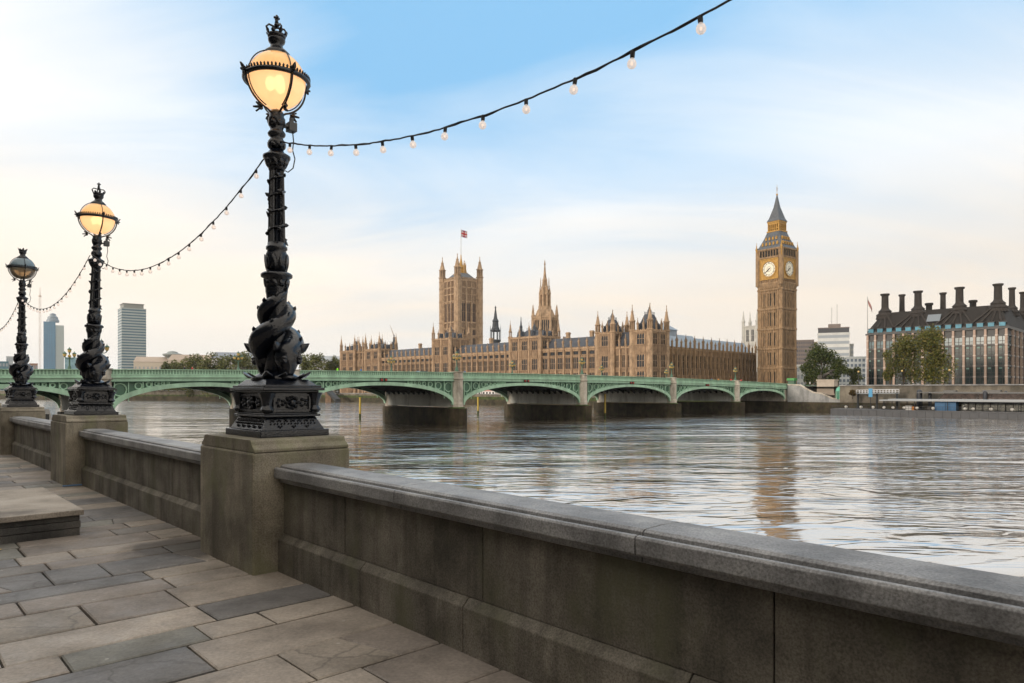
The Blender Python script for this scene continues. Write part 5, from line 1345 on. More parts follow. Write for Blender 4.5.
fv = [(0,1.9,1.75),(0,1.85,2.3),(0,1.85,2.55),(0,1.85,2.85),(-.3,1.85,2.45),(-.6,1.6,2.85),(-.7,1.5,3.35),(.3,1.85,2.45),(.65,1.7,2.8),(.8,1.6,3.3),(-.15,1.9,1.25),(-.16,1.9,.78),(.15,1.9,1.25),(.16,1.9,.78)]
skin_mesh('driver', fv, [(0,1),(1,2),(2,3),(1,4),(4,5),(5,6),(1,7),(7,8),(8,9),(0,10),(10,11),(0,12),(12,13)], [.26,.26,.11,.15,.13,.09,.06,.13,.09,.06,.2,.16,.2,.16], M_bronze, t)
b_ = MB(); b_.tube([(.8,1.6,2.6), (.82,1.6,4.0)], .03, 6); b_.build('spear', M_bronze, t)

# ================================================================== riverside offices with stone piers (right)
PHX = 0.0
OC = px(866.5, 300)
t = thing('office_building', 'dark glass office building with pink stone piers and tall black chimneys', 'building', OC, RZ_P)
BL, BWD, BZ0, BZE = 56.0, 68.0, 2.7, 26.0
def oy_at(pxx, xl):
    r = (pxx-512)/F_PX; o = OC+E2*xl; return (o.x-r*o.y)/(r*E1.y-E1.x)
BL = -oy_at(1008, 0)
M_pinkstone = mat('pink_sandstone_pier', (0.37, 0.275, 0.225), 0.8, var=.15, vscale=1.5); M_bandstone = mat('pale_pier_band', (0.5, 0.44, 0.40), 0.7)
M_bronzeroof = mat('dark_bronze_roof', (0.026, 0.024, 0.023), 0.7, spec=.12, var=.25, vscale=.8, stretch=(1,4,1)); M_bronzerib = mat('grey_bronze_rib', (0.040, 0.036, 0.034), 0.75, spec=.15, var=.2, vscale=.8)  # ribs, chimneys and vents in a slightly paler bronze
M_oglass = mat('green_office_glass', (0.010, 0.027, 0.030), 0.25, var=.8, vscale=.35, spec=.18); M_sglass = mat('blue_sky_glass', (0.05, 0.20, 0.29), 0.35, spec=.15, var=.3, vscale=.5)
M_tglass = mat('teal_reflect_glass', (0.035, 0.095, 0.12), 0.25, var=.6, vscale=.4, spec=.4); M_frame = mat('dark_bronze_frame', (0.016, 0.020, 0.024), 0.5)  # top-storey panes tinted with the lighter teal they would reflect
b_ = MB(); b_.box(.6, BWD-.6, -BL+.6, -.6, BZ0, BZE); core = b_.build('core', M_frame, t)
NB = 14; bay = BL/NB; NB2 = 8; bay2 = BWD/NB2
def pier_at(M, par, x):
    q = MB(); q.M = M @ Matrix.Translation((x, 0, 0)); q.box(-.38, .38, -.55, .3, BZ0, BZE-1.0); 
    q.mi = 1
    for z in (6.8, 11.0, 15.0, 19.0, 22.6): q.box(-.46, .46, -.62, .29, z-.22, z+.22)
    q.build('stone_pier', [M_pinkstone, M_bandstone], par)
Mr = riv(0, 0); Mn = nor(0, -BL)
for i in range(NB+1): pier_at(Mr, t, min(max(i*bay, .5), BL-.5))
for i in range(1, NB2+1): pier_at(Mn, t, min(i*bay2, BWD-.5))
_o = {}
def obay(M, x, w_, rz):
    for k, (zb, zt) in enumerate(((2.9, 6.3), (7.2, 10.5), (11.3, 14.5), (15.3, 18.6), (19.3, 22.3))):
        key = (round(w_, 2), k)
        p = M @ Vector((x, .5, 0))
        if key not in _o:
            q = MB(); q.mi = 3 if k == 4 else 0; q.box(-w_/2, w_/2, -.1, .05, zb, zt); q.mi = 1
            q.box(-w_/2, w_/2, -.5, .05, zt, zt+.75); q.box(-.08, .08, -.3, -.1, zb, zt); q.box(-w_/2, w_/2, -.28, -.101, zb+1.1, zb+1.25)
            q.mi = 2; 
            if k in (1, 2, 3): q.box(-w_/2+.3, -.1, -.14, -.102, zt-.75, zt-.15)  # teal bars on the panes, a reflection put into the colour
            o = q.build('window', [M_oglass, M_frame, mat('teal_reflection', (0.12, 0.24, 0.22), 0.5), M_tglass], t); o.location = p; o.rotation_euler.z = rz; _o[key] = o
        else: put(_o[key], t, p, rz)
for i in range(NB): obay(Mr, (i+.5)*bay, bay-.8, RZ_RIV)
for i in range(8): obay(Mn, (i+.5)*bay2, bay2-.8, 0)
b_ = MB(); b_.box(-.35, BWD+.35, -BL-.35, .35, BZE-1.0, BZE-.35); b_.box(.2, BWD-.2, -BL+.2, -.2, BZE-.35, BZE+.4); b_.build('eaves', M_frame, t)
# blue dormer strip
for i in range(NB):
    q = MB(); y = -(BL-(i+.5)*bay); q.prism([(-.25, BZE+.02), (-.25, BZE+1.5), (2.2, BZE+1.6), (2.2, BZE+.02)], 'y', -(i+.5)*bay-1.0, -(i+.5)*bay+1.0)
    q.mi = 1; q.box(-.32, 2.0, -(i+.5)*bay-1.2, -(i+.5)*bay+1.2, BZE+1.6, BZE+1.85); q.build('dormer', [M_sglass, M_frame], t)
# roof: steep mansard with flat crown
ZR = 35.0; INS = 8.5
b_ = MB(); b_.frustum(BWD/2, -BL/2, BZE+.403, ZR, BWD/2-.1, BL/2-.1, BWD/2-INS, BL/2-4.0); rf = b_.build('roof', M_bronzeroof, t)
M_conc = M_frame
def stack(xl, pxx, z_top, front=True, wid=1.0, rows=True):
    y = oy_at(pxx, xl); zb = ZR-1.6
    q = MB(); k = wid
    q.lathe([(3.3*k, zb-1.2), (3.0*k, zb+.2), (3.2*k, zb+.3), (3.1*k, zb+.8), (2.3*k, zb+1.5), (2.25*k, zb+2.0), (2.5*k, zb+2.1), (1.5*k, zb+3.2), (1.3*k, zb+3.8), (1.22*k, z_top-.9), (1.6*k, z_top-.7), (1.7*k, z_top)], 14, xl, y)
    q.build('chimney', M_bronzerib, t)
    if front:
        q = MB()
        for dyy in (-5.7, -2.4, 0.9, 4.2, 7.0) if rows else ():
            yy = y+dyy
            if yy > -.6 or yy < -BL+.6: continue
            q.tube([(xl-2.2, y+dyy*.22, zb+.5), (xl*.5, y+dyy*.60, BZE+5.0), (.9, yy, BZE+1.9)], .42, 4)
        q.build('roof_rib', M_bronzerib, rf)
for p_ in (885, 918, 959.5, 998): stack(8.6, p_, 43.2, wid=1.1)
for p_, xl in ((902, 24), (943, 30), (1012, 33), (1023, 52)): stack(xl, p_, 44.2, front=False, wid=.85)
for p_, xl in ((929, 20), (973, 22)):
    y = oy_at(p_, xl); q = MB(); q.lathe([(1.2, ZR-.5), (1.2, ZR+3.0), (1.6, ZR+3.1), (1.6, ZR+4.0)], 10, xl, y); q.build('vent', M_bronzerib, t)
q = MB(); yk = oy_at(934, 4); q.prism([(2.2, BZE+3.6), (5.0, BZE+6.6), (5.15, BZE+6.5), (2.35, BZE+3.45)], 'y', yk-2.4, yk+2.4); 
q2 = q.build('skylight', mat('dull_skylight_glass', (0.16, 0.19, 0.22), .4, spec=.3), rf)
# flagpole at its left corner
t = thing('flagpole', 'thin flagpole with a small drooping flag left of the chimneyed office building', 'flagpole', px(867.5, 304, BZ0), 0)
b_ = MB(); b_.tube([(0,0,0), (0,0,39.5)], [.22, .10], 8); b_.build('pole', mat('grey_pole', (0.28, 0.28, 0.28), 0.5), t)
b_ = MB(); n = 8
vs = []; 
for i in range(n+1):
    for j in range(2): vs.append((.15+i*.24, .18*math.sin(i*.9), 38.8-i*.55-j*2.0))
b_.add(vs, [(2*i, 2*i+2, 2*i+3, 2*i+1) for i in range(n)]); b_.build('flag', mat('dull_red_flag', (0.30, 0.16, 0.15), 0.9), t, recalc=False)

# ================================================================== other buildings
def block(name, label, cat, pxa, pxb, D, ytop, m, mg, floors, bays, zb=2.7, depth=20, rz=None, roof=None, strips=False, parapet=.8):
    """office block with modelled window bands; faces the viewer's side of the river"""
    w_ = (pxb-pxa)/F_PX*D; zt = zpx(ytop, D); c_ = px((pxa+pxb)/2, D)
    rz = math.atan2(-c_.x, c_.y) if rz is None else rz
    t = thing(name, label, cat, c_, rz)
    b_ = MB(); b_.box(-w_/2, w_/2, 0, depth, zb, zt); b_.box(-w_/2-.25, w_/2+.25, -.25, depth+.25, zt+.003, zt+parapet); wl = b_.build('wall', m, t)
    b_ = MB(); fh = (zt-zb)/floors; bw = w_/bays
    for i in range(floors):
        if strips: b_.box(-w_/2+.3, w_/2-.3, -.08, .05, zb+fh*(i+.35), zb+fh*(i+.82))
        else:
            for j in range(bays): b_.box(-w_/2+bw*(j+.18), -w_/2+bw*(j+.82), -.08, .05, zb+fh*(i+.25), zb+fh*(i+.80))
        bd = depth/6
        for j in range(6):
            for sg in (-1, 1): b_.box(*sorted((sg*(w_/2-.05), sg*(w_/2+.08))), bd*(j+.2), bd*(j+.8), zb+fh*(i+.25), zb+fh*(i+.80))
    o = b_.build('window_band' if strips else 'window', mg, wl); o['kind'] = 'stuff'
    return t, w_, zt
M_white_b = mat('white_office_cladding', (0.52, 0.54, 0.54), 0.7, var=.1, vscale=.2); M_grey_g = mat('grey_office_glass', (0.28, 0.32, 0.36), 0.3); M_brown_b = mat('grey_brown_cladding', (0.17, 0.145, 0.135), 0.8, var=.15, vscale=.3)
t, w_, zt = block('office_building', 'white office block with a dark top storey and roof masts beside the clock tower', 'building', 819, 848, 430, 334, M_white_b, M_grey_g, 9, 10, strips=True)
b_ = MB(); b_.box(-w_/2+.2, w_/2-.2, .2, 18, zt+.81, zt+3.6); b_.build('top_storey', mat('dark_plant_floor', (0.04, 0.045, 0.055), 0.4), t)
b_ = MB(); b_.box(-w_/2, w_/2, 0, 19, zt+3.603, zt+4.1); b_.box(-3, 4, 4, 12, zt+4.1, zt+6.5); b_.tube([(-1,8,zt+6.5),(-1,8,zt+17)], .12, 5); b_.tube([(2,8,zt+6.5),(2,8,zt+19)], .12, 5); b_.build('roof_plant', M_brown_b, t)
block('office_building', 'pale blue grey lower office block left of the pink piered building', 'building', 836, 864, 400, 358, mat('blue_grey_cladding', (0.34, 0.38, 0.40), .7, var=.12, vscale=.3), mat('blue_office_glass', (0.10, 0.13, 0.17), .25), 6, 8)
block('office_building', 'grey brown ribbed office block just right of the clock tower', 'building', 797, 813, 470, 341, M_brown_b, mat('dark_rib_glass', (0.07, 0.07, 0.085), .4), 12, 9)
block('office_building', 'narrow cream building behind the big dark tree right of the clock tower', 'building', 809, 818, 480, 343, mat('cream_render', (0.50, 0.43, 0.30), .8), M_grey_g, 10, 3)
block('office_building', 'small white house between the clock tower and the dark tree', 'building', 797, 807, 390, 366, M_white_b, M_grey_g, 3, 3)
block('office_building', 'low pale block far behind, right part of the white office', 'building', 846, 853, 445, 345, mat('pale_render', (0.45, 0.46, 0.44), .8), M_grey_g, 9, 3)
# left skyline
t, w_, zt = block('slab_tower', 'tall grey green office tower with horizontal window bands on the left', 'tower', 123, 145, 1060, 309, mat('aluminium_bands', (0.33, 0.38, 0.38), .4, var=.1, vscale=.05), mat('dark_band_glass', (0.05, 0.12, 0.18), .25), 30, 12, zb=0, depth=33, strips=True, rz=R(38), parapet=1.2)
b_ = MB()
for i in range(30): fh = zt/30; b_.box(w_/2-.05, w_/2+.1, .5, 32.5, fh*(i+.35), fh*(i+.82)); b_.box(-w_/2-.1, -w_/2+.05, .5, 32.5, fh*(i+.35), fh*(i+.82))
b_.build('side_window_band', bpy.data.materials['dark_band_glass'], t)
b_ = MB(); b_.box(-w_/2+3, w_/2-3, 3, 30, zt+1.21, zt+7.5); b_.box(-w_/2+2, w_/2-2, 2, 31, zt+7.503, zt+8.4); b_.build('top_storey', mat('tower_top', (0.22, 0.23, 0.22), .5), t)
tt_, w2, z2 = block('glass_tower', 'slim blue glass tower with a rounded crown at the far left', 'tower', 44.5, 54.5, 1500, 322, mat('blue_tower_glass', (0.08, 0.22, 0.36), .25, var=.15, vscale=.02), mat('deep_blue_glass', (0.08, 0.17, 0.26), .2), 44, 5, zb=0, depth=30)
b_ = MB(); b_.box(w2/2+.1, w2/2+15.5, 2, 28, 0, z2-6); 
for k in range(44): b_.box(w2/2+.1, w2/2+15.7, 1.8, 28.2, 1+k*(z2-8)/44, 1.5+k*(z2-8)/44)
b_.build('pale_flank', mat('pale_flank_panels', (0.38, 0.44, 0.45), .5), tt_)
b_ = MB(); b_.lathe([(w2*.55, z2+.8), (w2*.55, z2+5), (w2*.45, z2+9), (w2*.45, z2+12), (w2*.28, z2+15), (w2*.26, z2+19), (.3, z2+21)], 20, 6, 15); b_.build('crown', mat('pale_crown_glass', (0.17, 0.22, 0.27), .4), tt_)
block('office_building', 'low cyan glass block to the right of the blue glass tower', 'building', 66, 79, 900, 358, mat('cyan_glass', (0.20, 0.36, 0.42), .3), mat('cyan_glass_dark', (0.15, 0.28, 0.35), .3), 6, 5, zb=0)
block('office_building', 'teal block at the left edge of the skyline', 'building', -6, 7, 800, 362, mat('teal_cladding', (0.07, 0.17, 0.22), .4), M_grey_g, 5, 5, zb=0)
block('office_building', 'pale slab beside the third lamp on the skyline', 'building', 7, 12.5, 820, 357, mat('pale_slab', (0.42, 0.45, 0.47), .6), M_grey_g, 6, 3, zb=0)
block('brick_building', 'small pinkish block between the third lamp and the blue glass tower', 'building', 30, 37, 850, 364, mat('pink_brick', (0.36, 0.22, 0.17), .8), M_grey_g, 4, 3, zb=0)
def hipped(label, pxa, pxb, D, yeave, yridge, mw, mr, inset=.12):
    w_ = (pxb-pxa)/F_PX*D; c_ = px((pxa+pxb)/2, D); ze, zr = zpx(yeave, D), zpx(yridge, D)
    t = thing('long_building', label, 'building', c_, math.atan2(-c_.x, c_.y), 'long low buildings on the left skyline'); b_ = MB(); b_.box(-w_/2, w_/2, 0, 22, 0, ze); wl = b_.build('wall', mw, t)
    b_ = MB(); b_.frustum(0, 11, ze+.003, zr, w_/2+.4, 11.4, w_/2*(1-inset), 2); b_.build('roof', mr, t)
    b_ = MB(); n = int(w_/3.6); fl = max(1, int(ze/4.5))
    for i in range(n):
        for j in range(fl): b_.box(-w_/2+(i+.3)*w_/n, -w_/2+(i+.7)*w_/n, -.06, .03, 1+j*4.3, 3.4+j*4.3)
    o = b_.build('window', M_grey_g, wl); o['kind'] = 'stuff'; return t
hipped('pale long building with a tan pitched roof right of the office tower', 136, 172, 700, 362, 356.5, mat('pale_long_wall', (0.5, 0.45, 0.38), .8), mat('tan_roof', (0.36, 0.30, 0.25), .8, var=.1, vscale=.1))
hipped('wide long building with a sandy roof behind the left bank trees', 171, 232, 690, 361, 354.5, mat('pale_long_wall_b', (0.48, 0.42, 0.35), .8), mat('sandy_roof', (0.35, 0.285, 0.235), .8, var=.1, vscale=.1))
hipped('long building with a blue grey roof just left of the big lamp', 214, 262, 640, 358, 352.0, mat('pale_long_wall_c', (0.42, 0.42, 0.42), .8), mat('blue_grey_roof', (0.20, 0.23, 0.28), .7, var=.2, vscale=.1))
hipped('low pale block behind the trees right of the big lamp', 310, 343, 640, 361, 355.5, mat('pale_long_wall_d', (0.42, 0.42, 0.42), .8), mat('blue_grey_roof_b', (0.30, 0.33, 0.36), .7, var=.2, vscale=.1))
t = thing('rooftop_dome', 'flared grey rooftop lantern between the two long tan roofs', 'dome', px(172.5, 715, 0), 0); b_ = MB(); b_.lathe([(5, 0), (5, zpx(358, 715)), (9, zpx(355.5, 715)), (9.5, zpx(354.2, 715)), (5, zpx(353, 715)), (4.5, zpx(351.8, 715)), (1, zpx(351, 715))], 16); b_.build('dome', mat('grey_green_lead', (0.22, 0.25, 0.25), .6), t)
# cranes
def crane(label, pxx, D, ytop, jib):
    t = thing('tower_crane', label, 'crane', px(pxx, D), 0, 'far construction cranes'); zt = zpx(ytop, D)
    m = mat('crane_paint', (0.45, 0.36, 0.30), .6)
    b_ = MB(); s_ = 1.0
    if jib is None or jib[2]:
        for dx in (-s_, s_):
            for dy in (-s_, s_): b_.tube([(dx,dy,0), (dx,dy,zt)], .16, 4)
        z = 0; k = 1
        while z < zt-3: b_.tube([(-s_*k,-s_,z), (s_*k,-s_,z+3)], .1, 4); z += 3; k = -k
        b_.build('mast', m, t)
    if jib:
        b_ = MB(); p0 = Vector((0,0,zt if jib[2] else zt-jib[1]*.0)); p1 = p0+Vector((jib[0], 0, jib[1]))
        for dy in (-.6, .6): b_.tube([p0+Vector((0,dy,0)), p1], .2, 4)
        b_.tube([p0+Vector((0,0,1.4)), p1], .16, 4); b_.box(-1.4, 1.4, -1.2, 1.2, p0.z-1.2, p0.z+1.0); b_.build('jib', m, t)
crane('thin lattice crane mast standing left of the blue glass tower', 40, 1100, 296, (0.1, 14, True))
crane('small tilted crane jib above the palace roofs near the tiny dark spire', 394.5, 700, 338, (-4.5, 13, True))

# ================================================================== floating pier, boats
PP = Vector((94.9, 205, 0))
t = thing('floating_pier', 'long dark floating pier with a grey canopy roof on thin posts', 'pier', PP+Vector((0,0,WATER_Z)), RZ_P)
LP = 80
M_hull = mat('slate_grey_hull', (0.075, 0.082, 0.095), .5, var=.2, vscale=.4); M_canopy = mat('grey_canopy', (0.30, 0.33, 0.36), .4)
b_ = MB(); b_.box(-4, 4, -LP, 0, -.8, 1.45); b_.box(-4.15, 4.15, -LP-.1, .1, 1.453, 1.75)
for k in range(40): b_.box(-4.16, -4.0, -k*2-.25, -k*2+.05, -.5, 1.45)
b_.build('hull', M_hull, t)
b_ = MB(); b_.box(-4.3, 4.3, -LP, -13, 4.15, 4.5); b_.box(-3.4, 3.4, -LP+1, -15, 4.503, 4.7); b_.build('canopy', M_canopy, t)
b_ = MB(); b_.lathe([(.09, 1.75), (.09, 4.15)], 6); pst = b_.build('post', M_frame, t); pst.location = (-3.6, -14, 0)
for k in range(18):
    for x in (-3.6, 3.6):
        if k or x > 0: put(pst, t, (x, -14-k*3.8, 0))
b_ = MB()
for k in range(60): b_.box(-4.05, -3.97, -.4-k*1.32-.04, -.4-k*1.32, 1.75, 2.8)
b_.box(-4.06, -3.96, -LP, 0, 2.72, 2.8); b_.box(-4.05, -3.97, -LP, 0, 2.2, 2.26); b_.build('railing', M_frame, t)
def pier_y(pxx, xl):
    r = (pxx-512)/F_PX; o = PP+E2*xl; return (o.x-r*o.y)/(r*E1.y-E1.x)
b_ = MB()
y0_, y1_ = pier_y(1030, 0), -16
yy = pier_y(962, 1)
while yy > -LP+2:
    b_.box(.2, .35, yy-1.5, yy-.08, 1.75, 4.14); b_.mi = 1; b_.box(.16, .22, yy-1.5, yy-.1, 1.9, 3.6); b_.mi = 0; yy -= 1.6
b_.build('glazed_screen', [M_frame, mat('waiting_room_glass', (0.16, 0.17, 0.15), .2, var=.9, vscale=1.2)], t)
yb_, ya_ = pier_y(936, -1.5), pier_y(957, -1.5)
b_ = MB(); b_.box(-2.6, .1, ya_, (ya_+yb_)/2-.05, 1.76, 4.1); b_.box(-2.6, .1, (ya_+yb_)/2+.05, yb_, 1.76, 4.1); b_.build('ticket_booth', mat('blue_booth_panel', (0.03, 0.16, 0.36), .5), t)
b_ = MB()
for k, pp in enumerate((846, 861, 873, 884, 893, 904, 917, 933, 965, 973, 991, 1012)):
    yy = pier_y(pp, -3.8); b_.sphere((-3.8, yy, 2.35), (.25, .42, .42), 10, 6)
b_.build('life_ring', mat('white_life_ring', (0.6, 0.6, 0.58), .6), t)
b_ = MB(); b_.box(-3.5, -2.6, pier_y(912, -3), pier_y(906, -3), 1.76, 2.9); b_.build('bench', mat('white_bench', (0.6, 0.6, 0.6), .6), t)
b_ = MB(); b_.box(-3.5, -2.6, pier_y(915.5, -3), pier_y(912.5, -3), 1.76, 2.8); b_.build('orange_locker', mat('orange_locker_paint', (0.55, 0.20, 0.03), .6), t)
# gangways, sign, piles, kiosk
def prism_between(b_, p, q, w_, h):
    d = (q-p).normalized(); s_ = Vector((d.y, -d.x, 0)).normalized()*w_/2; u = Vector((0,0,h))
    vs = [p-s_, p+s_, q+s_, q-s_]; b_.add([tuple(v) for v in vs]+[tuple(v+u) for v in vs], [(0,3,2,1),(4,5,6,7),(0,1,5,4),(1,2,6,5),(2,3,7,6),(3,0,4,7)])
t = thing('gangway', 'white railed gangway sloping from the embankment to the floating pier', 'gangway', (0,0,0), 0)
g0, g1 = px(858, 209.5, zpx(394, 209)), px(897, 198, zpx(393.5, 198)); b_ = MB(); prism_between(b_, g0, g1, 2, .25); b_.build('deck', M_canopy, t)
b_ = MB()
for sh in (-1, 1):
    o_ = Vector((0, sh*1.0, 0)); prism_between(b_, g0+o_+Vector((0,0,1.1)), g1+o_+Vector((0,0,1.1)), .12, .15); prism_between(b_, g0+o_+Vector((0,0,.6)), g1+o_+Vector((0,0,.6)), .08, .1)
    for k in range(14): p = g0+(g1-g0)*(k/13)+o_; b_.box(p.x-.05, p.x+.05, p.y-.05, p.y+.05, p.z+.2, p.z+1.15)
b_.build('railing', mat('white_rail', (0.6, 0.62, 0.65), .5), t)
b_ = MB(); p = g0+(g1-g0)*.0
for k in range(3): p = g0+(g1-g0)*(k/2); b_.lathe([(.3, WATER_Z), (.3, p.z)], 8, p.x, p.y)
b_.build('support', M_frame, t)
def at(pxx, D, ytop, ybot): return px(pxx, D), zpx(ytop, D), zpx(ybot, D)
t_p, zt_, zb_ = at(870.5, 200, 388.5, 397); t = thing('pier_sign', 'bright blue rectangular sign board over the gangway', 'sign', (t_p.x, t_p.y, WATER_Z+1.75), RZ_P)
b_ = MB(); b_.box(-.1, .1, -.5, .5, zb_-WATER_Z-1.75, zt_-WATER_Z-1.75); b_.build('board', mat('sign_blue', (0.06, 0.30, 0.55), .5), t); b_ = MB(); b_.lathe([(.08, 0), (.08, zb_-WATER_Z-1.75)], 8, 0, 0); b_.build('post', M_frame, t)
for pxx, D, yt, r_, lb in ((919.5, 196, 389.3, .72, 'thicker dark round mooring pile with a domed top behind the pier roof'), (930.0, 194.5, 391.3, .42, 'thinner dark mooring pile right of the thicker one'), (1006, 180.5, 390.8, .45, 'dark mooring pile in front of the long tour boat near the right edge'), (985, 183-1.5, 390.5, .42, 'dark mooring pile before the middle of the long tour boat')):
    p = px(pxx, D); zt_ = zpx(yt, D); b_ = MB(); b_.smooth = True; b_.lathe([(r_, WATER_Z-1), (r_, zt_-r_*1.2), (r_*.85, zt_-r_*.6), (r_*.4, zt_-.1), (.02, zt_)], 12); b_.mi = 0
    o = b_.build('mooring_pile', mat('dark_pile', (0.028, 0.032, 0.042), .5)); o.location = p; tag(o, lb, 'pile', 'mooring piles at the floating pier')
p = RWt(16.2, 0, .8); t = thing('domed_kiosk', 'turquoise domed kiosk at the foot of the stair wall', 'kiosk', (p.x, p.y, -1.0), RZ_P)
M_turq = mat('turquoise_paint', (0.14, 0.42, 0.32), .5); b_ = MB(); b_.smooth = True; b_.lathe([(.95, -.2), (.95, 2.2), (1.05, 2.25), (1.05, 2.4), (.95, 2.5), (.85, 3.0), (.55, 3.4), (.15, 3.65), (.05, 4.0)], 14); b_.build('body', M_turq, t)
b_ = MB()
for k in range(7): an = k*2*math.pi/7; b_.box(.93*math.cos(an)-.06, .93*math.cos(an)+.06, .93*math.sin(an)-.06, .93*math.sin(an)+.06, -.2, 2.24)
b_.build('rib', M_green, t)
# tour boat behind the pier
TB = px(983, 184.3); t = thing('tour_boat', 'long low dark tour boat with a glazed cabin moored behind the floating pier', 'boat', (TB.x, TB.y, WATER_Z), RZ_P)
b_ = MB(); hl = 12.5
b_.prism([(-hl-2, 1.5), (-hl, .0), (hl-1, .0), (hl, 1.6), (hl, 2.6), (-hl-3, 2.6)], 'x', -2.4, 2.4); b_.build('hull', mat('black_hull', (0.016, 0.017, 0.02), .4), t)
zt_ = zpx(391.6, 184)-WATER_Z
b_ = MB(); b_.prism([(-hl+1, 2.603), (-hl+3, zt_-.5), (hl-4, zt_-.5), (hl-1, 2.603)], 'x', -2.1, 2.1); b_.build('cabin', mat('smoked_cabin_glass', (0.045, 0.03, 0.026), .15, var=.8, vscale=.8), t)
b_ = MB(); b_.prism([(-hl-1, zt_-.9), (-hl+2, zt_-.497), (hl-3, zt_-.497), (hl+2.5, zt_-.35), (hl+2.5, zt_-.2), (hl-3, zt_-.05), (-hl+2, zt_-.15)], 'x', -2.5, 2.5); b_.box(-1, 1, -4, 0, zt_-.05, zt_+.4); b_.box(-1, 1, 6, 9, zt_-.05, zt_+.35); b_.build('roof', mat('dark_boat_roof', (0.06, 0.065, 0.07), .4), t)
# small boat beyond the left arch
SB = px(41.5, 98); t = thing('small_boat', 'white and orange boat partly hidden behind the third lamp', 'boat', (SB.x, SB.y, WATER_Z), R(35))
b_ = MB(); b_.prism([(-2.4, 0), (1.8, 0), (2.9, 1.2), (-2.6, 1.2)], 'y', -.95, .95); b_.build('hull', mat('dark_blue_hull', (0.03, 0.06, 0.12), .4), t)
b_ = MB(); b_.prism([(-2.65, 1.203), (2.95, 1.203), (3.0, 2.0), (-2.65, 2.0)], 'y', -1.0, 1.0); b_.build('fender_band', mat('orange_tube', (0.62, 0.13, 0.03), .5), t)
b_ = MB(); b_.prism([(-2.0, 2.003), (1.6, 2.003), (.9, 4.4), (-1.6, 4.6)], 'y', -.85, .85); cb = b_.build('cabin', mat('white_gelcoat', (0.62, 0.63, 0.64), .4), t)
b_ = MB(); b_.box(-1.3, -.2, -.87, .87, 3.0, 3.9); b_.box(0, .9, -.87, .87, 3.0, 3.8); b_.build('window', M_glass, cb)
# channel posts
M_yel = mat('yellow_post_paint', (0.44, 0.32, 0.05), .6, var=.3, vscale=1.0)
for pxx, D, yt, lb in ((360, 172, 398, 'yellow channel post left of the pale pier wall under the large arch'), (478, 196, 397.5, 'yellow channel post under the middle arch before the terrace wall'), (605, 177, 394.8, 'yellow channel post with green foot in front of the right centre arch')):
    p = px(pxx, D); zt_ = zpx(yt, D); t = thing('channel_post', lb, 'post', (p.x, p.y, WATER_Z), 0, 'yellow channel posts in the river')
    b_ = MB(); h = zt_-WATER_Z; b_.lathe([(.24, 1.3), (.24, h), (.3, h+.02), (.3, h+.15)], 8); b_.build('post', M_yel, t); b_ = MB(); b_.lathe([(.26, -2), (.26, 1.297)], 8); b_.build('weedy_foot', M_moss, t)
p = px(365.5, 420); t = thing('mooring_post', 'dark mooring post standing before the terrace wall under the large arch', 'post', (p.x, p.y, WATER_Z), 0); b_ = MB(); b_.lathe([(1.1, -2), (1.1, zpx(393.5, 420)-WATER_Z)], 8); b_.build('post', M_frame, t); b_ = MB(); b_.lathe([(1.3, zpx(393.4, 420)-WATER_Z), (.2, zpx(392.3, 420)-WATER_Z)], 8); b_.build('cap', M_frame, t)
p0, p1 = px(329, 430, zpx(393, 430)), px(338, 415, zpx(402, 415)); t = thing('gangway', 'dark ramp slanting down to the water beside the terrace wall', 'gangway', p0, 0); b_ = MB(); prism_between(b_, Vector((0,0,0)), p1-p0, 3, 1.8); b_.build('ramp', M_frame, t)
b_ = MB(); b_.box(-2, 1.5, -1, 1.5, -6, 2.8); b_.lathe([(1.6, 2.8), (1.2, 4), (.1, 5)], 8); b_.build('pier_head', M_palace_dk, t)

# ================================================================== trees
def leaf_mat(name, lo, mid, hi):
    m = bpy.data.materials.new(name); m.use_nodes = True; t = m.node_tree; b = t.nodes['Principled BSDF']; b.inputs['Roughness'].default_value = .8; b.inputs['Specular IOR Level'].default_value = .2
    g = t.nodes.new('ShaderNodeNewGeometry'); rp = ramp(t, [(0, lo), (.5, mid), (1, hi)], 'LINEAR'); t.links.new(g.outputs['Random Per Island'], rp.inputs[0])
    t.links.new(rp.outputs[0], b.inputs['Base Color'])
    return m
L_dark = leaf_mat('dark_tree_leaves', (0.022, 0.038, 0.012), (0.040, 0.060, 0.016), (0.075, 0.085, 0.022))
L_yel = leaf_mat('autumn_plane_leaves', (0.045, 0.06, 0.014), (0.088, 0.095, 0.022), (0.15, 0.125, 0.030))
L_mid = leaf_mat('green_tree_leaves', (0.035, 0.055, 0.014), (0.065, 0.085, 0.020), (0.11, 0.11, 0.030))
L_far = leaf_mat('bank_tree_leaves', (0.06, 0.075, 0.022), (0.10, 0.115, 0.035), (0.15, 0.15, 0.05)); L_far2 = leaf_mat('deeper_bank_leaves', (0.045, 0.06, 0.02), (0.075, 0.09, 0.028), (0.11, 0.12, 0.04))
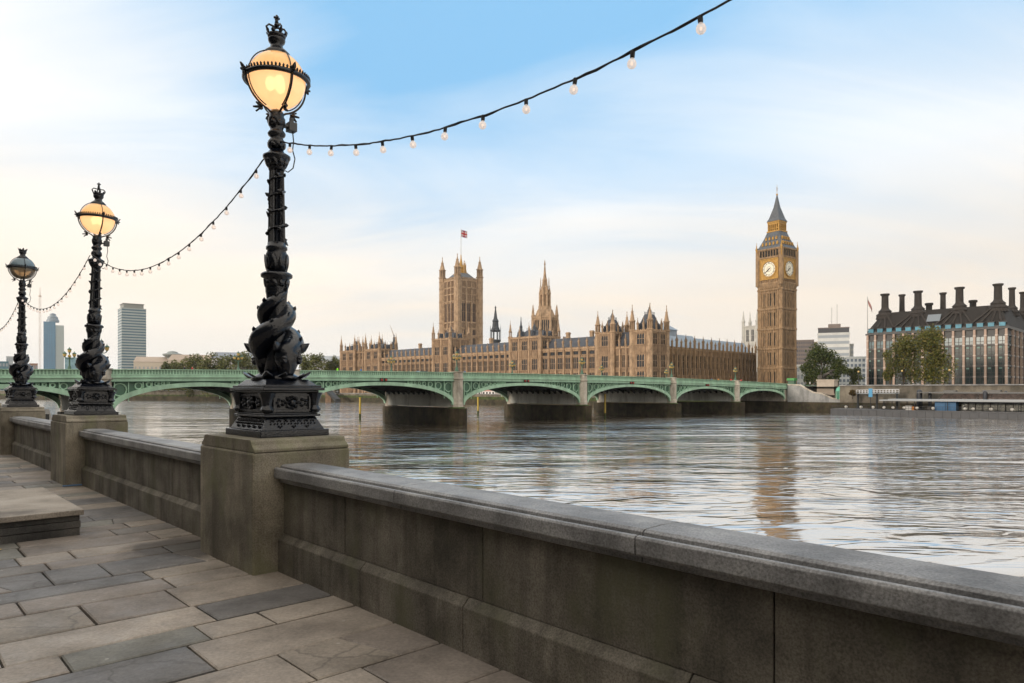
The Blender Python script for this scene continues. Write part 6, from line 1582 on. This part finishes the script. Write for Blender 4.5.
def crown_mesh(seed, nleaf, ls, lobes, m):
    rg = random.Random(seed); vs = []; fs = []
    for i in range(nleaf):
        lb = lobes[min(len(lobes)-1, int(rg.random()*len(lobes)))]
        d = Vector((rg.gauss(0,1), rg.gauss(0,1), rg.gauss(0,1))).normalized(); q = rg.random()**.45
        p = Vector((lb[0]+d.x*lb[3]*q, lb[1]+d.y*lb[3]*q, lb[2]+d.z*lb[4]*q))
        if mnoise.noise(p*.9+Vector((seed*3.1, 0, 0))) < -.34: continue
        a = Vector((rg.gauss(0,1), rg.gauss(0,1), rg.gauss(0,.7))).normalized()*ls*rg.uniform(.6, 1.3); c = Vector((rg.gauss(0,1), rg.gauss(0,1), rg.gauss(0,1))).normalized().cross(a).normalized()*ls*rg.uniform(.35, .7)
        o = len(vs); vs += [tuple(p-a), tuple(p+c*.9-a*.1), tuple(p+a), tuple(p-c*.9+a*.1)]; fs.append((o, o+1, o+2, o+3))
    me = bpy.data.meshes.new('crown'); me.from_pydata(vs, [], fs); me.materials.append(m); return me
def tree(name, label, loc, h, r_, m, seed, nleaf=5000, ls=.42, trunk=.28, group=None, rz=0, lob=9, spread=1.0, low=.30, wide=1.0):
    t = thing(name, label, 'tree', loc, rz, group); rg = random.Random(seed)
    lobes = []
    for i in range(lob):
        an = rg.uniform(0, 6.283); rr = r_*rg.uniform(.15, .72)*spread; z = h*(low+rg.uniform(.08, .86)*(1-low))
        k = 1-abs((z/h-.55))*.7
        lobes.append((rr*math.cos(an)*k*wide, rr*math.sin(an)*k, z, r_*rg.uniform(.42, .66)*wide, h*rg.uniform(.14, .24)))
    me = crown_mesh(seed, nleaf, ls, lobes, m); o = bpy.data.objects.new('crown', me); COL.objects.link(o); o.parent = t
    b_ = MB(); b_.smooth = True; b_.tube([(0,0,-.3), (.1,.05,h*.2), (0,.1,h*.45), (.1,0,h*.8)], [trunk*1.4, trunk, trunk*.7, .06], 8)
    for lb in lobes: z0 = h*rg.uniform(.2, .45); b_.tube([(0,0,z0), (lb[0]*.5, lb[1]*.5, (z0+lb[2])/2+.4), (lb[0], lb[1], lb[2])], [trunk*.5, trunk*.3, .05], 6)
    b_.build('trunk', M_bark, t); return t
tree('plane_tree', 'tall yellow green autumn tree before the pink piers, the left one of the pair', px(903, 240, GZ_), 17.8, 6.6, L_yel, 3, 6000, .40, lob=16, low=.12, group='autumn trees before the office building')
tree('plane_tree', 'tallest yellow green autumn tree before the pink piers, the right one of the pair', px(932, 232, GZ_), 19.6, 6.6, L_yel, 5, 7500, .42, lob=20, low=.10, group='autumn trees before the office building')
tree('plane_tree', 'slim hanging autumn tree at the left edge of the pair before the pink piers', px(890, 236, GZ_), 13.0, 2.6, L_yel, 8, 1600, .36, lob=8, low=.1)
tree('broad_tree', 'big dark green tree behind the statue right of the clock tower', px(822, 285, GZ_), 19.0, 8.2, L_dark, 14, 6500, .45, lob=15, low=.12)
tree('broad_tree', 'lower dark tree on the left flank behind the statue', px(807, 288, GZ_), 10.5, 4.0, L_dark, 15, 2200, .42, lob=8, low=.1)
tree('broad_tree', 'dark rounded tree on the right flank behind the statue', px(838, 282, GZ_), 12.5, 4.2, L_dark, 16, 2600, .42, lob=8, low=.1)
tree('shrub', 'bushy shrub in front of the pale blue grey office block', px(853, 290, GZ_), 8.0, 4.5, L_mid, 17, 1800, .4, lob=7, low=.05)
tree('shrub', 'brownish palm like shrub by the turquoise kiosk', px(852.5, 208, zpx(397.5, 208)-.2), 2.6, 1.3, leaf_mat('brown_leaves', (0.05,0.035,0.015), (0.08,0.055,0.02), (0.10,0.08,0.03)), 18, 700, .22, trunk=.1, lob=5, low=.2)
rows = [(192, 470, 357.0, 11, L_far), (206, 462, 356.2, 13, L_far), (218, 470, 355.0, 12, L_far2), (230, 458, 354.5, 14, L_far), (243, 462, 356.0, 12, L_far), (256, 470, 358, 11, L_far), (305, 470, 357.5, 10, L_far), (318, 455, 356.0, 12, L_far), (330, 465, 356.5, 11, L_far), (341, 475, 359, 9, L_far2),
        (178, 520, 361, 8, L_far), (167, 540, 363, 7, L_far2)]
tl = ['green tree at the left end of the row by the sandy roof', 'fuller green tree second in the row by the sandy roof', 'darker tree third in the row before the blue grey roof', 'tallest green tree of the left bank row', 'green tree just left of the big lamp in the bank row', 'green tree hidden mostly behind the big lamp', 'green tree right beside the big lamp', 'tallest green tree between the big lamp and the palace', 'rounded green tree near the small end pavilion', 'dark low tree touching the small end pavilion',
      'small green tree before the tan roofs', 'small dark tree at the foot of the office tower']
for i, (pxx, D, yt, wpx, m) in enumerate(rows):
    h = zpx(yt, D)-.5; tree('bank_tree', tl[i], px(pxx, D, .5), h*1.12, wpx/F_PX*D*.9, m, 30+i, 3600, .8, trunk=.35, group='trees along the left bank', lob=15, low=-.05)
# low tree line seen under the arch
tree('hedge_row', 'long dark tree belt along the left bank seen under the arch', px(185, 482, .5), 7.5, 42, L_far2, 60, 6000, .7, lob=40, low=.05, spread=1.35)
tree('hedge_row', 'dark shrub belt between the bank trees and the palace seen under the large arch', px(318, 478, .5), 7.0, 18, L_far2, 61, 2600, .7, lob=16, low=.05, spread=1.3)

# ================================================================== people and vehicles
M_skin = mat('skin', (0.45, 0.28, 0.20), .6); M_hair = mat('dark_hair', (0.02, 0.015, 0.012), .7)
def person(label, loc, rz, jacket, trousers=(0.03, 0.035, 0.05), group=None, h=1.75, sd=1):
    t = thing('person', label, 'person', loc, rz, group); k = h/1.75; rg = random.Random(sd); st = rg.uniform(.12, .26)
    V = [(0,0,.95),(0,0,1.15),(0,0.01,1.38),(0,0,1.50),(0,-.01,1.56),(0,-.01,1.66),
         (-.17,0,1.41),(-.24,.02,1.15),(-.22,-.10,.92),(-.22,-.13,.84),(.17,0,1.41),(.24,-.01,1.15),(.22,.08,.92),(.22,.10,.84),
         (-.09,0,.90),(-.10,-st*.5,.50),(-.10,-st,.10),(-.10,-st-.14,.05),(.09,0,.90),(.10,st*.3,.50),(.10,st,.10),(.10,st-.14,.05)]
    E = [(0,1),(1,2),(2,3),(3,4),(4,5),(2,6),(6,7),(7,8),(8,9),(2,10),(10,11),(11,12),(12,13),(0,14),(14,15),(15,16),(16,17),(0,18),(18,19),(19,20),(20,21)]
    rd = [.15,.14,.15,.06,.075,.095,.07,.05,.04,.035,.07,.05,.04,.035,.10,.07,.05,.04,.10,.07,.05,.04]
    o = skin_mesh('body', [tuple(c*k for c in v) for v in V], E, [r*k for r in rd], M_skin, t, 2)
    for nm, cc in (('jacket', jacket), ('trousers', trousers)): o.data.materials.append(mat(nm+'_cloth', cc, .8))
    o.data.materials.append(M_hair)
    for p in o.data.polygons:
        z = p.center.z/k
        p.material_index = 1 if (.90 < z < 1.50 and not (abs(p.center.x) > .16*k and z < .88)) else 2 if z <= .90 and not (abs(p.center.x) > .17*k and z > .78) else 3 if z > 1.66 or (z > 1.58 and p.center.y > .0) else 0
    return t
def on_bridge(pxx, n):                   # walkway point under column pxx at n metres from the near parapet
    r = (pxx-512)/F_PX; o = BR0+BN*n; s = (o.x-r*o.y)/(BDIR.x-r*BDIR.y); p = BW(s, n); return Vector((p.x, p.y, ztop(s)-1.15))
G_P = 'pedestrians on the bridge'
person('person in a bright lime green jacket on the bridge right of the big lamp', on_bridge(337.5, 1.1), RZ_B+R(90), (0.25, 0.75, 0.02), group=G_P, h=1.85, sd=1)
person('person in a blue jacket on the bridge below the small end pavilion', on_bridge(361, 1.4), RZ_B-R(90), (0.04, 0.16, 0.42), group=G_P, sd=2)
person('person in dark clothes on the bridge right of the office tower', on_bridge(184.5, 1.2), RZ_B+R(90), (0.015, 0.02, 0.035), group=G_P, h=1.8, sd=3)
person('person in a red coat on the bridge right of the one in dark clothes', on_bridge(192.3, 1.4), RZ_B+R(90), (0.42, 0.03, 0.03), group=G_P, sd=4)
person('person in a red jacket on the bridge, left of the red pair', on_bridge(731, 1.4), RZ_B+R(90), (0.50, 0.03, 0.03), group=G_P, h=1.9, sd=5)
person('person in a red jacket on the bridge, right of the red pair', on_bridge(741, 1.3), RZ_B+R(90), (0.50, 0.03, 0.03), group=G_P, h=1.9, sd=6)
person('person in a dark blue jacket on the bridge below the dark palace wing', on_bridge(711.5, 1.2), RZ_B-R(90), (0.03, 0.06, 0.20), group=G_P, sd=7)
person('person in an orange top on the bridge below the dark palace wing', on_bridge(718.5, 1.5), RZ_B-R(90), (0.55, 0.22, 0.04), group=G_P, sd=8)
person('person in a grey blue coat on the bridge right of the square tower', on_bridge(465, 1.4), RZ_B-R(90), (0.08, 0.14, 0.24), group=G_P, sd=9)
person('person in a white top near the statue plinth', RWt(6.0, GZ_, 4.0), R(30), (0.6, 0.6, 0.6), group='people near the clock tower', sd=10)
person('person in a black coat near the statue plinth', RWt(7.4, GZ_, 4.4), R(30), (0.02, 0.02, 0.025), group='people near the clock tower', sd=11)
person('person in a grey coat near the foot of the clock tower', RWt(4.2, GZ_, 5.0), R(30), (0.15, 0.15, 0.16), group='people near the clock tower', sd=12)
def car(label, loc, rz, col, group=None):
    t = thing('car', label, 'car', loc, rz, group); m = mat('car_paint', col, .3, coat=.6)
    b_ = MB(); b_.prism([(-2.15, .32), (2.1, .32), (2.18, .62), (2.0, .88), (1.0, .98), (.45, 1.42), (-1.1, 1.46), (-1.85, 1.02), (-2.18, .95)], 'y', -.86, .86); b_.build('body', m, t, bevel=.06)
    b_ = MB(); b_.prism([(.88, 1.0), (.40, 1.36), (-1.0, 1.40), (-1.62, 1.02)], 'y', -.875, .875); b_.build('window', M_glass, t)
    for x in (-1.35, 1.35):
        for y in (-.82, .82):
            b_ = MB(); b_.M = Matrix.Translation((x, y, .32)) @ Matrix.Rotation(R(90), 4, 'X'); b_.lathe([(.2, -.1), (.32, -.1), (.32, .1), (.2, .1)], 16); b_.build('wheel', M_void, t)
    return t
p = on_bridge(423, 5.5); car('dark car crossing the bridge left of the square tower', p+Vector((0,0,-.02)), RZ_B, (0.02, 0.025, 0.03))
car('white car parked under the autumn trees before the pink piers', px(905, 246, GZ_), RZ_P+R(90), (0.6, 0.6, 0.6), 'cars along the embankment'); car('silver car parked right of the white one before the pink piers', px(913, 243, GZ_), RZ_P+R(90), (0.35, 0.36, 0.38), 'cars along the embankment')
# green kiosk at the bridge end
p = px(792, 240); t = thing('market_kiosk', 'bright green canopied kiosk at the foot of the clock tower', 'kiosk', (p.x, p.y, GZ_-.3), RZ_P); t.scale = (.7, .7, 1)
b_ = MB(); b_.box(-1.3, 1.3, -1.5, 1.5, 0, 2.6); b_.build('counter', M_green_dk, t); b_ = MB(); b_.prism([(-1.9, 2.5), (1.9, 2.5), (1.6, 3.3), (-1.6, 3.3)], 'y', -1.9, 1.9); b_.build('canopy', mat('vivid_green_canvas', (0.05, 0.24, 0.06), .6), t)
# lamp standards on the far embankment
M_post = mat('black_lamp_post', (0.02, 0.022, 0.024), .5)
def promenade(label, loc):
    t = thing('promenade_lamp', label, 'street lamp', loc, RZ_P, 'lamps along the far embankment'); b_ = MB(); b_.smooth = True; b_.lathe([(.3, 0), (.25, .5), (.12, 1.0), (.08, 3.6), (.14, 3.7)], 8); b_.build('post', M_post, t); b_ = MB(); b_.smooth = True; b_.sphere((0,0,4.0), .3, 10, 8); b_.build('globe', M_lamp_glass, t); return t
pr0 = promenade('promenade lamp standing at the right edge of the embankment wall', RWt(46, 3.2, .4)); dup(pr0, RWt(34, 3.2, .4), label='promenade lamp in front of the right hand autumn tree'); dup(pr0, RWt(22, 3.2, .4), label='promenade lamp on the wall above the blue sign')

# ================================================================== thin morning haze
HAZE = 0.00006
b_ = MB(); b_.box(-2500, 2500, -850, 3300, WATER_Z-1.0, 195)
hz = b_.build('haze', mat('haze_unused', (1, 1, 1)))
hm = bpy.data.materials.new('morning_haze'); hm.use_nodes = True; ht = hm.node_tree; ht.nodes.clear()
ho = ht.nodes.new('ShaderNodeOutputMaterial'); hv = ht.nodes.new('ShaderNodeVolumePrincipled'); hv.inputs['Color'].default_value = (0.95, 0.95, 0.95, 1); hv.inputs['Density'].default_value = HAZE; hv.inputs['Anisotropy'].default_value = 0.2
ht.links.new(hv.outputs[0], ho.inputs['Volume']); hz.data.materials.clear(); hz.data.materials.append(hm); hz['kind'] = 'stuff'
bpy.data.materials.remove(bpy.data.materials['haze_unused'])
C.cycles.volume_bounces = 0
